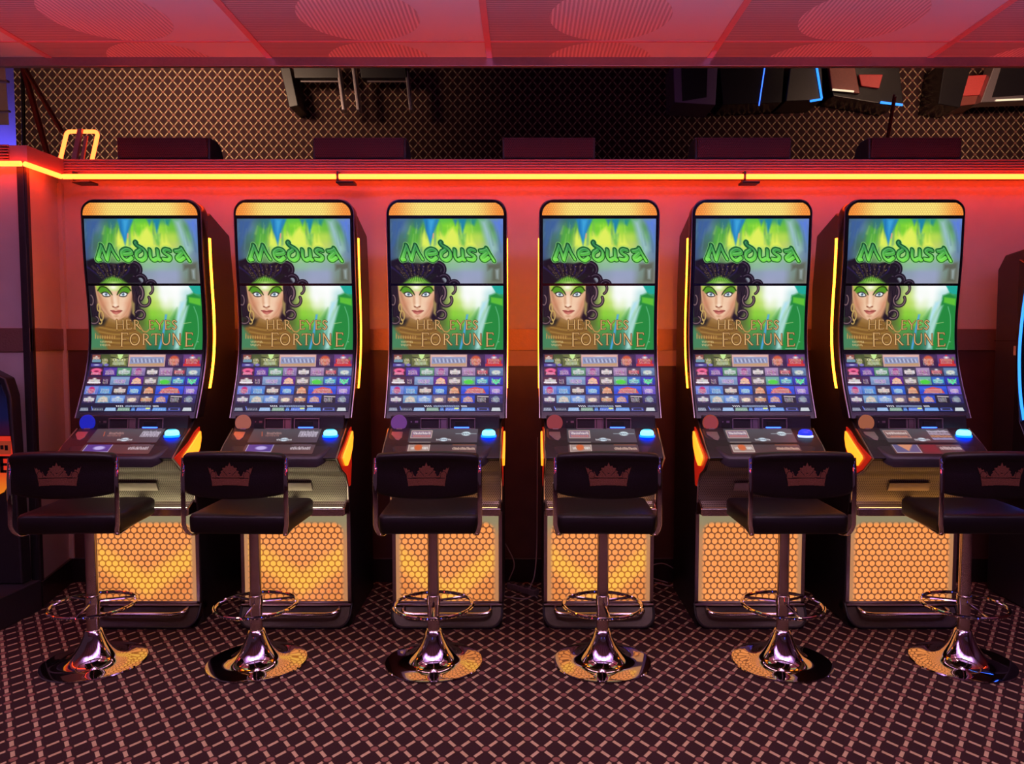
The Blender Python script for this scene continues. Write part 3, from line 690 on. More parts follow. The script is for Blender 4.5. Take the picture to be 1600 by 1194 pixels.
# --- lower screen: game menu, drawing units = 1/8 photo px crop coordinates, sheared edges straightened
def paint_menu():
    c = Canvas(60, 108, 1484, 824, 420, 220)
    c.grid([[(22,18,40)]*3, [(24,18,60)]*3, [(22,22,70)]*3, [(20,24,60)]*3, [(16,20,50)]*3])
    def tile(x0, y0, x1, y1, bg, fg, kind=0, hi=(235,230,225)):
        c.rect(x0, y0, x1, y1, bg); W_, H_ = x1-x0, y1-y0; cx, cy = (x0+x1)/2, (y0+y1)/2
        c.poly([(x0,y0),(x1,y0),(x1,y0+H_*.4),(x0,y0+H_*.55)], tuple(min(255, v+35) for v in bg), .5, H_*.3)
        if kind == 0: c.blob(cx, cy+H_*.08, W_*.38, H_*.30, fg, 1, .35)
        if kind == 1: c.poly([(x0+W_*.12,y1-H_*.12),(x0+W_*.25,y0+H_*.3),(cx,y0+H_*.1),(x1-W_*.2,y0+H_*.3),(x1-W_*.1,y1-H_*.12)], fg, 1, 6)
        if kind == 2: c.rect(x0+W_*.1, cy-H_*.16, x1-W_*.1, cy+H_*.26, fg); c.blob(cx, y0+H_*.25, W_*.2, H_*.16, hi, .7, .6)
        if kind == 3:
            c.blob(cx, cy, H_*.5, H_*.5, fg, 1, .3)
        n = max(3, int(W_/24))
        for r_ in range(2 if H_ > 90 else 1):
            yy = cy - H_*.12 + r_*H_*.28
            for i in range(n):
                xx = x0 + W_*.18 + i*W_*.64/n
                c.stroke([(xx, yy+rnd.uniform(-8,2)), (xx+W_*.3/n, yy+H_*.2+rnd.uniform(-3,5))], 6, tuple(int(v*rnd.uniform(.8,1)) for v in hi), .85, 4)
                if rnd.random() < .5: c.stroke([(xx-3, yy+H_*.22), (xx+W_*.5/n, yy+H_*.22)], 4, tuple(v//3 for v in fg), .7, 4)
    top = [(85,120,190,215,(120,60,50),(200,150,130),2), (196,115,312,270,(60,70,30),(150,150,60),0), (315,115,545,270,(95,100,50),(150,160,90),1),
           (552,118,1020,272,(205,160,150),(130,140,185),2), (1026,120,1240,272,(55,30,70),(205,90,60),3), (1248,118,1482,272,(90,50,110),(190,40,50),2)]
    for t in top: tile(*t)
    c.poly([(400,115),(480,115),(455,175),(425,175)], (200,235,150), .9, 4)
    for ex in (370, 490): c.blob(ex, 185, 38, 12, (225,215,160), .9, .5); c.blob(ex, 185, 9, 9, (40,30,20), 1, .5)
    c.stroke([(320,150),(390,160),(425,175)], 9, (20,20,10), .9, 4); c.stroke([(540,150),(490,160),(455,175)], 9, (20,20,10), .9, 4)
    c.rect(570,150,1005,255,(140,150,190)); c.poly([(570,235),(1005,225),(1005,262),(570,262)], (190,150,110), .9, 8)
    for i in range(16): c.stroke([(590+i*25, 165+rnd.uniform(0,20)), (602+i*25, 215)], 9, (215,215,225) if i%2 else (110,100,110), .9, 6)
    c.blob(1365, 130, 22, 12, (240,40,50), 1, .8); c.rect(1255,235,1475,265,(205,50,40)); c.blob(1450,170,30,35,(90,140,80),.8,.8)
    c.rect(88,180,200,215,(110,150,170)); c.rect(78,232,225,270,(80,70,150)); c.blob(275,250,36,20,(120,110,190),1,.4); c.blob(150,250,50,10,(190,190,220),.9,.5)
    pal = {
     285: [(75,240,(60,20,40),(225,90,130),1),(248,420,(60,40,140),(130,80,160),1),(425,605,(70,130,90),(180,200,190),2),(610,782,(130,110,160),(160,60,130),3),(790,955,(50,45,60),(220,210,210),2),(960,1130,(150,120,160),(150,70,140),0),(1136,1300,(60,50,70),(190,70,80),2),(1308,1482,(80,110,150),(200,215,205),0)],
     398: [(65,245,(60,15,30),(200,190,190),2),(250,355,(45,20,60),(60,30,70),0),(360,600,(110,140,180),(150,120,190),0),(605,775,(75,20,120),(240,170,130),1),(782,955,(90,80,80),(210,195,190),2),(962,1130,(90,150,140),(70,200,60),0),(1136,1300,(30,80,170),(90,190,190),2),(1308,1482,(25,40,160),(60,200,140),0)],
     515: [(60,232,(100,120,200),(190,40,110),3),(235,405,(60,110,190),(70,150,220),1),(412,595,(45,35,50),(210,190,180),2),(602,775,(20,80,190),(120,190,230),0),(785,950,(50,40,50),(230,140,90),1),(955,1305,(30,70,200),(210,80,70),1),(1315,1480,(90,70,180),(190,160,220),0)],
     628: [(60,225,(50,40,80),(200,195,205),2),(230,405,(100,140,180),(200,190,175),1),(408,590,(90,130,200),(150,180,220),2),(595,770,(90,80,110),(245,220,185),0),(775,950,(50,45,70),(200,130,80),2),(958,1130,(20,60,180),(190,130,130),1),(1136,1305,(20,20,30),(40,50,70),0),(1312,1480,(35,35,90),(110,130,150),3)]}
    for y, row in pal.items():
        for x0, x1, bg, fg, kd in row: tile(x0, y, x1, y+(100 if y < 600 else 92), bg, fg, kd)
    c.blob(1050, 465, 72, 28, (70,205,50), 1, .25); c.stroke([(1345,425),(1395,490),(1448,425)], 12, (60,235,150), 1, 4); c.blob(1395,440,25,12,(60,180,90),.9,.8)
    c.stroke([(1165,640),(1300,645)], 12, (225,215,215), .8, 6); c.stroke([(80,470),(230,472)], 20, (235,230,235), .9, 5)
    c.blob(160,320,80,34,(235,95,140),1,.3); c.blob(160,330,40,12,(120,20,60),1,.5)
    # ticker and bottom bar
    c.rect(57,742,1484,774,(22,26,42))
    for i in range(4): c.stroke([(505+i*24,752),(516+i*24,762)], 11, (230,230,235), .9, 4)
    for i in range(26): c.stroke([(620+i*12.5,748+rnd.uniform(0,5)),(624+i*12.5,766)], 7, (175,200,235), .85, 4)
    for i in range(5): c.stroke([(965+i*15,752),(972+i*15,764)], 9, (235,235,235), .9, 4)
    bar = [(58,170,(110,120,140)),(200,360,(60,70,90)),(368,515,(140,180,225)),(525,690,(120,160,140)),(695,755,(60,120,200)),(760,950,(80,120,215)),(960,1145,(90,150,225)),(1155,1320,(50,70,150)),(1340,1458,(190,200,205))]
    for x0, x1, col in bar:
        c.poly([(x0+12,776),(x1-12,776),(x1,816),(x0,816)], col, 1, 4)
        for i in range(int((x1-x0)/22)): c.stroke([(x0+16+i*20,790+rnd.uniform(-3,3)),(x0+24+i*20,806)], 6, (225,228,232), .7, 4)
    c.rect(1190,785,1290,805,(30,35,50)); c.rect(880,778,935,792,(220,235,120)); c.stroke([(200,765),(215,800)], 10, (90,120,235), .9, 6)
    return c

def paint_deck(var):
    c = Canvas(0, 0, 100, 40, 150, 64)
    c.grid([[(66,62,70),(74,70,78),(80,74,84)], [(62,52,60),(64,52,58),(78,62,76)], [(86,48,52),(74,46,50),(92,58,60)]])
    def scrib(x0, x1, y, col, h=3):
        x = x0
        while x < x1: c.stroke([(x, y+rnd.uniform(-h*.6,0)), (x+rnd.uniform(.3,1.2), y+h*.6)], .9, col, .9, .5); x += 1.7
    scrib(41, 62, 17.5, (225,225,232), 2); c.blob(51.5, 17.5, 7, 3.2, (195,210,222), 1, .3); scrib(46, 57, 17.2, (90,100,115), 2)
    if var == 0:
        scrib(22, 44, 7, (170,130,125), 3); scrib(22, 42, 11, (140,100,95), 2); c.stroke([(14,5),(17,12)], 1, (190,90,60), .9, .6)
        for y in (5, 8, 11): scrib(70, 96, y, (205,195,215), 3)
        c.rect(4, 23, 40, 37, (70,54,130)); c.stroke([(4,23),(40,23),(40,37),(4,37),(4,23)], .8, (190,180,215), 1, .4); c.blob(24, 31, 10, 3.6, (170,160,215), 1, .4)
        scrib(66, 94, 31, (215,205,215), 3.5); c.stroke([(66,26),(94,26)], .6, (140,110,130), .8, .5)
    elif var == 1:
        c.rect(3, 3, 33, 15, (150,110,105)); c.rect(3, 3, 33, 15, (120,95,120), .4)
        scrib(6, 31, 7, (235,225,220), 3); scrib(6, 31, 11.5, (215,120,90), 2)
        c.stroke([(3,3),(33,3),(33,15),(3,15),(3,3)], .7, (225,195,180), 1, .4)
        c.rect(3, 22, 33, 37, (150,125,120)); c.stroke([(3,22),(33,22),(33,37),(3,37),(3,22)], .7, (225,205,195), 1, .4)
        c.blob(17, 30, 7, 6, (190,90,50), 1, .4); scrib(7, 12, 31, (230,225,220), 3); scrib(23, 30, 31, (230,225,220), 3)
        c.stroke([(68,8),(98,8)], .8, (175,190,200), .9, .4); c.blob(83, 8, 7.5, 4, (195,212,220), 1, .3); scrib(78, 88, 8, (70,80,95), 2)
        c.stroke([(66,26),(97,26)], 1.2, (160,95,70), .9, .6); scrib(66, 97, 31.5, (225,190,170), 3)
    else:
        c.rect(3, 3, 38, 15, (120,85,85)); scrib(6, 36, 7, (230,215,210), 3); scrib(9, 34, 12.5, (200,110,85), 1.5); c.stroke([(3,3),(38,3),(38,15),(3,15),(3,3)], .7, (215,170,160), 1, .4)
        c.rect(3, 23, 38, 38, (90,80,120)); c.poly([(8,24),(34,24),(21,36)], (195,130,100), .9, 1.5); c.stroke([(3,23),(38,23),(38,38),(3,38),(3,23)], .7, (215,195,190), 1, .4)
        c.poly([(40,23),(66,23),(66,40),(40,40)], (110,35,45), .7, 4)
        for y, cc in ((4, (215,210,230)), (8, (200,190,215)), (12, (215,150,100)), (16, (170,180,235))): scrib(68, 97, y, cc, 2.6)
        scrib(68, 98, 31, (225,205,205), 3.5); c.stroke([(66,27),(97,27)], .6, (150,90,80), .8, .5)
    return c

def picture_sheet(name, c, pos, m, parent):
    """pos(u,v)->(x,y,z) arrays, u 0..1 left to right, v 0..1 top to bottom"""
    H, W_ = c.H, c.W
    u, v = np.meshgrid(np.linspace(0, 1, W_), np.linspace(0, 1, H)); x, y, z = pos(u, v)
    co = np.stack([x, y, z], -1).reshape(-1, 3).astype(np.float32)
    i = np.arange((H-1)*(W_-1)); r_, q = i//(W_-1), i % (W_-1); a = r_*W_+q
    f = np.stack([a, a+W_, a+W_+1, a+1], -1).astype(np.int32)
    me = bpy.data.meshes.new(name); me.vertices.add(H*W_); me.vertices.foreach_set('co', co.ravel())
    me.loops.add(f.size); me.loops.foreach_set('vertex_index', f.ravel())
    me.polygons.add(len(f)); me.polygons.foreach_set('loop_start', np.arange(len(f), dtype=np.int32)*4); me.update(calc_edges=True)
    at_ = me.color_attributes.new('picture', 'FLOAT_COLOR', 'POINT')
    rgba = np.ones((H*W_, 4), np.float32); rgba[:, :3] = c.lin().reshape(-1, 3); at_.data.foreach_set('color', rgba.ravel())
    me.materials.append(m); me.shade_smooth()
    o = bpy.data.objects.new(name, me); COL.objects.link(o); o.parent = parent; return o

# ------------------------------------------------------------------ SLOT MACHINE  (local: x centre, y depth with +y to the wall, z up; origin on floor, y = 0 is world 3.65)
Y0 = 3.65
ZP = np.array([.98, 1.05, 1.15, 1.25, 1.36, 1.52, 1.69, 1.85, 2.00, 2.10]); YP = np.array([3.645, 3.663, 3.730, 3.775, 3.798, 3.803, 3.797, 3.783, 3.770, 3.765]) - Y0
_f = np.polyfit(ZP, YP, 5)
def fy(z): return np.polyval(_f, z)
def half(z, hw=.294, top=2.097, r=.065):
    z = np.asarray(z, float); d = np.clip(z - (top - r), 0, r); return hw - r + np.sqrt(np.maximum(r*r - d*d, 0))
def make_machine():
    root = empty('slot_machine', (0, 0, 0))
    # side silhouette of the cabinet body
    side = [(.03,0),(.09,.03),(.085,.12),(.07,.56),(.06,.62),(.02,.745),(-.09,.800),(-.19,.872),(-.12,.93),(.005,.985),(.07,1.04),(.15,1.20),(.20,1.36),(.20,1.6),(.19,1.9),(.20,2.02),(.30,2.06),(.55,1.98),(.60,1.7),(.62,0)]
    MB().prism(side, -.272, .272).build('cabinet', M['satin'], root, bevel=.008)
    # bezel: curved slab with rounded top corners
    zs = list(np.linspace(1.035, 2.03, 34)) + [2.097 - .065 + .065*math.sin(R(a)) for a in range(5, 91, 9)] + [2.097]
    rings = []
    for z in zs:
        h = float(half(z)); y = float(fy(z)); rings.append([(-h, y+.012, z), (-h+.008, y, z), (h-.008, y, z), (h, y+.012, z), (h, y+.085, z), (-h, y+.085, z)])
    MB().loft(rings).build('bezel', M['black'], root)
    rim = [(float(half(z)) , float(fy(z)) + .008, z) for z in zs[:-1]]
    MB().tube([(x, y, z) for x, y, z in rim] + [(-x, y, z) for x, y, z in reversed(rim)], .0035, 6).build('edge_trim', M['silver'], root)
    # honeycomb header lamp
    rows = [2.022 + .060*i/8 for i in range(9)]; vs = []; fs = []; NU = 24
    for z in rows:
        h = float(half(z, .281, 2.085, .058))
        for i in range(NU+1): vs.append((-h + 2*h*i/NU, float(fy(z)) - .0035, z))
    for j in range(8):
        for i in range(NU): a = j*(NU+1)+i; fs.append((a, a+1, a+NU+2, a+NU+1))
    MB().add(vs, fs).build('header_lamp', M['header'], root)
    # screens
    def pos(hw, z0, z1): return lambda u, v: ((u-.5)*2*hw, fy(z1 + (z0-z1)*v) - .003, z1 + (z0-z1)*v)
    S = screen_mat('lit_screen_picture', 1.0)
    picture_sheet('upper_screen', paint_upper(), pos(.277, 1.692, 2.006), S, root)
    picture_sheet('middle_screen', paint_middle(), pos(.277, 1.364, 1.680), S, root)
    picture_sheet('menu_screen', paint_menu(), lambda u, v: ((u-.5)*2*.277, fy(1.344 + (1.066-1.344)*v) - .003, 1.344 + (1.066-1.344)*v), S, root)
    # amber LED strips on both flanks
    for s in (-1, 1):
        P = []
        for i in range(26):
            z = 1.17 + (1.925-1.17)*i/25; yy = float(fy(z)) + .105 + .0 * z; P.append((z, yy))
        rg = [[(s*.272, y-.016, z), (s*.292, y-.016, z), (s*.298, y, z), (s*.292, y+.016, z), (s*.272, y+.016, z)] for z, y in P]
        MB().loft(rg).build('side_light_strip', M['strip'], root)
        MB().loft([[(s*.262, y-.05, z), (s*.276, y-.05, z), (s*.276, y+.06, z), (s*.262, y+.06, z)] for z, y in P]).build('side_panel', M['satin'], root)
    # fascia with badge, card slot, banknote frames
    fz = lambda z: -.003 + (z - .975)*.12
    MB().prism([(.06, .972), (-.005, .972), (.004, 1.048), (.06, 1.048)], -.262, .262).build('fascia_panel', M['console'], root, bevel=.003)
    def plate(x0, x1, z0, z1, d, mt, nm, par=root, bev=.0015):
        return MB().prism([(fz(z0)+.004, z0), (fz(z0)-d, z0), (fz(z1)-d, z1), (fz(z1)+.004, z1)], x0, x1).build(nm, mt, par, bevel=bev)
    th = [(math.cos(2*PI*k/36), math.sin(2*PI*k/36)) for k in range(36)]
    def disc(r, d0, d1, cx, cz): return [(cx + r*a, (fz(cz + r*b) - d0), cz + r*b) for a, b in th]
    MB().loft([disc(.0385, -.002, 0, -.222, 1.015), disc(.0385, .003, 0, -.222, 1.015), disc(.034, .008, 0, -.222, 1.015)]).build('round_badge', M['wedge'], root)
    p = plate(-.170, -.128, .990, 1.010, .004, M['hollow'], 'card_slot')
    plate(-.165, -.160, 1.016, 1.022, .003, M['slotframe'], 'indicator_lamp', p, 0); plate(-.145, -.130, 1.014, 1.024, .003, M['slotframe'], 'indicator_lamp', p, 0)
    def frame(nm, x0, x1, z0, z1, mt, inner):
        f = MB()
        t = .0045
        for a, b, c_, d in ((x0,x1,z0,z0+t),(x0,x1,z1-t,z1),(x0,x0+t,z0,z1),(x1-t,x1,z0,z1)):
            f.prism([(fz(c_), c_), (fz(c_)-.009, c_), (fz(d)-.009, d), (fz(d), d)], a, b)
        o = f.build(nm, mt, root, bevel=.001)
        plate(x0+t, x1-t, z0+t, z1-t, .0015, inner, 'recess', o, 0); return o
    q = frame('display_frame', -.118, .012, .984, 1.037, M['slotframe'], M['hollow'])
    plate(-.030, .006, .989, 1.032, .004, M['slotframe'], 'keypad', q)
    plate(-.022, -.019, .989, 1.032, .006, M['console'], 'divider', q, 0)
    n_ = frame('banknote_slot', .024, .146, .984, 1.037, M['slotframe'], M['blueslot'])
    plate(.050, .112, 1.000, 1.022, .006, M['hollow'], 'slot_mouth', n_)
    plate(.044, .116, .990, .995, .007, M['blue'], 'slot_light', n_)
    # button deck
    back, front = (-.03, .972), (-.205, .874)
    outl = [(-.262, .035), (-.268, -.06), (-.258, -.115), (-.205, -.19), (-.185, -.207), (.185, -.207), (.205, -.19), (.258, -.115), (.268, -.06), (.262, .035)]
    dz = lambda y: .976 + (y + .03)*(.976-.880)/.175
    dk = MB(); n = len(outl)
    def ring(ins, dzv, bot=False):
        r_ = []
        for x, y in outl:
            xx = x*(1-ins*2.2); yy = min(y, .035) + (ins*.5 if y < 0 else 0); r_.append((xx, yy, dz(yy) - dzv))
        return r_
    dk.loft([ring(.03, .060), ring(.0, .045), ring(.0, .012), ring(.012, .002), ring(.03, 0)])
    deck = dk.build('button_deck', M['console'], root, angle=50)
    # deck display
    dp = MB().add([(-.18, .0, dz(.0)+.001), (.17, .0, dz(.0)+.001), (.17, -.2, dz(-.2)+.001), (-.18, -.2, dz(-.2)+.001)], [(0, 3, 2, 1)])
    picture_sheet('deck_display', paint_deck(0), lambda u, v: (-.165 + .325*u, -.014 - .172*v, dz(-.014 - .172*v) + .0022), M['deckscreen0'], root)
    # lit button
    bx_, by_ = .213, -.062; bz = dz(by_)
    MB().lathe([(.0, -.004), (.036, -.004), (.036, .004), (.031, .006), (.0, .006)], bx_, by_, bz, 32).build('button_ring', M['halo'], root)
    b_ = MB().lathe([(.0, .004), (.031, .004), (.0325, .012), (.031, .020), (.026, .027), (.018, .0305), (.0, .031)], bx_, by_, bz, 32).build('start_button', M['button'], root)
    MB().lathe([(.0, .0300), (.0185, .0302), (.018, .032), (.0, .0325)], bx_, by_, bz, 28).build('button_cap', M['button_top'], b_)
    # small shaped plate left of the display
    MB().prism([(-.245,-.03),(-.195,-.03),(-.200,-.085),(-.215,-.10),(-.245,-.062)], 0, .003, 'z')
    pl = MB(); pts = [(-.250,-.035),(-.198,-.035),(-.196,-.075),(-.208,-.093),(-.222,-.088),(-.250,-.052)]
    pl.loft([[(x, y, dz(y)-.002) for x, y in pts], [(x, y, dz(y)+.003) for x, y in pts]]).build('touch_plate', M['slotframe'], root, bevel=.001)
    pl = MB(); pts = [(-.232,.0),(-.205,.0),(-.205,-.014),(-.232,-.014)]
    pl.loft([[(x, y, dz(y)-.002) for x, y in pts], [(x, y, dz(y)+.003) for x, y in pts]]).build('key_lock', M['slotframe'], root, bevel=.001)
    # red flank housing with amber lens
    for s in (-1, 1):
        hs = [(.095,.985),(.045,.968),(-.03,.925),(-.12,.893),(-.188,.873),(-.10,.805),(-.02,.77),(.03,.70),(.06,.70),(.085,.80)]
        a, b2 = (.271, .279); MB().prism(hs, s*a, s*b2).build('flank_housing', M['redlens'], root, bevel=.002)
        wd = [(.088,.965),(.092,.93),(.075,.885),(.02,.835),(-.03,.812),(-.055,.815),(-.105,.858),(-.095,.872),(.0,.918),(.05,.945)]
        MB().prism(wd, s*.278, s*.288).build('flank_lens', M['wedge'], root, bevel=.003)
        ed = [(.0,.985),(-.05,.958),(-.12,.918),(-.19,.872),(-.10,.803),(-.015,.765),(.028,.70),(.038,.62)]
        MB().tube([(s*.272, y, z) for y, z in ed], .0045, 8).build('flank_edge', M['silver'], root)
    # belly sheet
    bp_ = [(-.170,.858),(-.10,.800),(-.03,.772),(.010,.735),(.030,.69),(.040,.64),(.042,.625)]
    pr = curve(bp_, 5)
    MB().loft([[(-.266, y-.004, z), (.266, y-.004, z)] for y, z in pr], closed=False).build('belly', M['belly0'], root)
    MB().prism([(.000,.722),(.010,.722),(.030,.682),(.020,.680)], -.10, .10).build('belly_plate', M['bellyplate'], root, bevel=.001)
    MB().box(-.25, .25, -.015, -.007, .599, .604).build('belly_lamp', M['chin0'], root, bevel=.001)
    # coin tray and its chrome rail
    MB().loft([[(-.262, y, z), (.262, y, z)] for y, z in [(.042,.630),(.030,.612),(-.015,.596),(-.030,.598)]], closed=False).build('tray_mesh', M['traymesh'], root)
    MB().prism([(-.036,.568),(-.036,.602),(-.030,.607),(-.018,.605),(-.016,.568)], -.264, .264).build('tray_rail', M['chrome2'], root, bevel=.003)
    MB().box(-.012, .030, .005, .04, .622, .640).build('tray_latch', M['satin'], root, bevel=.003)
    for s in (-1, 1): MB().prism([(-.03,.57),(-.03,.60),(.05,.64),(.06,.57)], s*.258, s*.268).build('tray_end', M['chrome2'], root, bevel=.002)
    # lamp panel in its frame
    fr = MB()
    fr.box(-.272, .272, .064, .074, .104, .118); fr.box(-.272, .272, .064, .074, .553, .566)
    fr.box(-.272, -.254, .064, .074, .104, .566); fr.box(.254, .272, .064, .074, .104, .566)
    fr.build('lamp_frame', M['silver'], root, bevel=.002)
    MB().box(-.255, .255, .0665, .072, .116, .555).build('lamp_panel', M['panel0'], root, smooth=False)
    # kick plate with rounded lower corners and rim
    kp = [(-.272,.102)] + [(-.272+.06-.06*math.cos(R(a)), .062-.055*math.sin(R(a))) for a in range(0, 91, 15)] + [(.272-.06+.06*math.cos(R(a)), .062-.055*math.sin(R(a))) for a in range(90, -1, -15)] + [(.272,.102)]
    ky = lambda z: .004 + (z-.007)*.72
    MB().loft([[(x, ky(z), z) for x, z in kp], [(x, .14, z) for x, z in kp]]).build('kick_plate', M['kick'], root, angle=30)
    MB().tube([(x, ky(z)-.001, z) for x, z in kp], .0065, 8).build('kick_rim', M['satin'], root)
    MB().box(-.272, .272, .055, .08, .096, .106).build('kick_ledge', M['silver'], root, bevel=.002)
    fr_ = MB().tube(curve([(-.215, .055, .088), (-.215, .020, .084), (-.20, .005, .078), (-.16, .0, .074)], 4) + curve([(.16, .0, .074), (.20, .005, .078), (.215, .020, .084), (.215, .055, .088)], 4), .009, 10)
    fr_.build('foot_rail', M['chrome2'], root)
    return root

M['deckscreen0'] = screen_mat('deck_display_picture', 1.15)
M['kick'] = mat('dark_bronze_plastic', (.075, .052, .032), .42, .3, noise=.2)
M['bellyplate'] = mat('grey_metal_plate', (.30, .26, .22), .4, .7, noise=.1)
M['belly0'] = perf_mat('perforated_grey_sheet', (.34, .31, .24), (.10, .09, .07), .010, .0036, .42, .25)
M['traymesh'] = perf_mat('perforated_steel_tray', (.62, .54, .40), (.12, .09, .06), .0085, .0028, .35, .5)
CH = {'a': ((1.0, .88, .55), 12.0), 'b': ((1.0, .45, .15), 6), 'c': ((1.0, .40, .12), 4), 'd': ((1.0, .25, .06), .5), 'e': ((1.0, .45, .10), 9)}
for kk, (c_, s_) in CH.items(): M['chin_' + kk] = mat('chin_lamp_' + kk, (.3, .3, .3), .4, emit=c_, es=s_)
M['chin0'] = M['chin_a']
PV = {'a': (1.0, .01, .20, .62), 'b': (1.0, .03, .21, .62), 'c': (1.0, .0, .15, .80), 'd': (1.0, .0, .15, .80), 'e': (0.0, 0, 0, 0), 'f': (0.0, 0, 0, 0)}
for kk, (a, cx_, k_, s_) in PV.items(): M['panel_' + kk] = lamp_panel_mat('honeycomb_lamp_' + kk, a, cx_, k_, s_)
M['panel0'] = M['panel_a']
BD = {'blue': ((.01, .02, .55), 1.0), 'rose': ((.42, .12, .09), 1.0), 'purple': ((.17, .05, .26), 1.0), 'maroon': ((.32, .05, .06), 1.0), 'red': ((.35, .05, .03), 1.0), 'orange': ((.40, .12, .06), 1.0)}
for kk, (c_, s_) in BD.items():
    M['badge_' + kk] = mat('badge_' + kk, (.02, .01, .01), .18 if kk == 'red' else .5, spec=.5 if kk == 'red' else .12, emit=c_, es=s_ * .8)

XC = [-1.884 + .75*i for i in range(6)]
mach = make_machine(); machines = [mach] + [copy_tree(mach) for _ in range(5)]
info = [('blue', 'a', 'a', 0, 'leftmost slot machine of the row, with a bright blue round badge'),
        ('rose', 'b', 'a', 0, 'second slot machine from the left, with a dusty rose round badge'),
        ('purple', 'c', 'b', 1, 'third slot machine from the left, with a purple round badge'),
        ('maroon', 'd', 'b', 1, 'fourth slot machine from the left, with a maroon round badge'),
        ('red', 'e', 'd', 1, 'fifth slot machine from the left, with a glossy dark red round badge'),
        ('orange', 'f', 'e', 2, 'rightmost slot machine of the row of six, with a copper orange round badge')]
decks = {}
for o, x, (bd, pn, chn, dv, lb) in zip(machines, XC, info):
    o.location = (x, Y0, 0); tag(o, lb, 'slot machine', 'curved slot machines in a row along the wall')
    setmat(o, 'round_badge', M['badge_' + bd]); setmat(o, 'lamp_panel', M['panel_' + pn]); setmat(o, 'belly_lamp', M['chin_' + chn])
    if dv:
        ch = [c for c in kids(o) if c.name.startswith('deck_display')][0]
        if dv not in decks:
            me = ch.data.copy(); cv = paint_deck(dv); rgba = np.ones((cv.W*cv.H, 4), np.float32); rgba[:, :3] = cv.lin().reshape(-1, 3)
            me.color_attributes['picture'].data.foreach_set('color', rgba.ravel()); decks[dv] = me
        ch.data = decks[dv]
# the fifth machine's start button is dark blue inside a white ring
M['btn_dim'] = mat('blue_button_dim', (.03, .05, .4), .2, emit=(.02, .04, .75), es=1.0); M['btn_white'] = mat('white_lit_ring', (.6, .7, .9), .2, emit=(.45, .6, 1.0), es=1.3)
setmat(machines[4], 'start_button', M['btn_dim']); setmat(machines[4], 'button_cap', M['btn_dim'])
setmat(machines[4], 'button_ring', M['btn_white'])

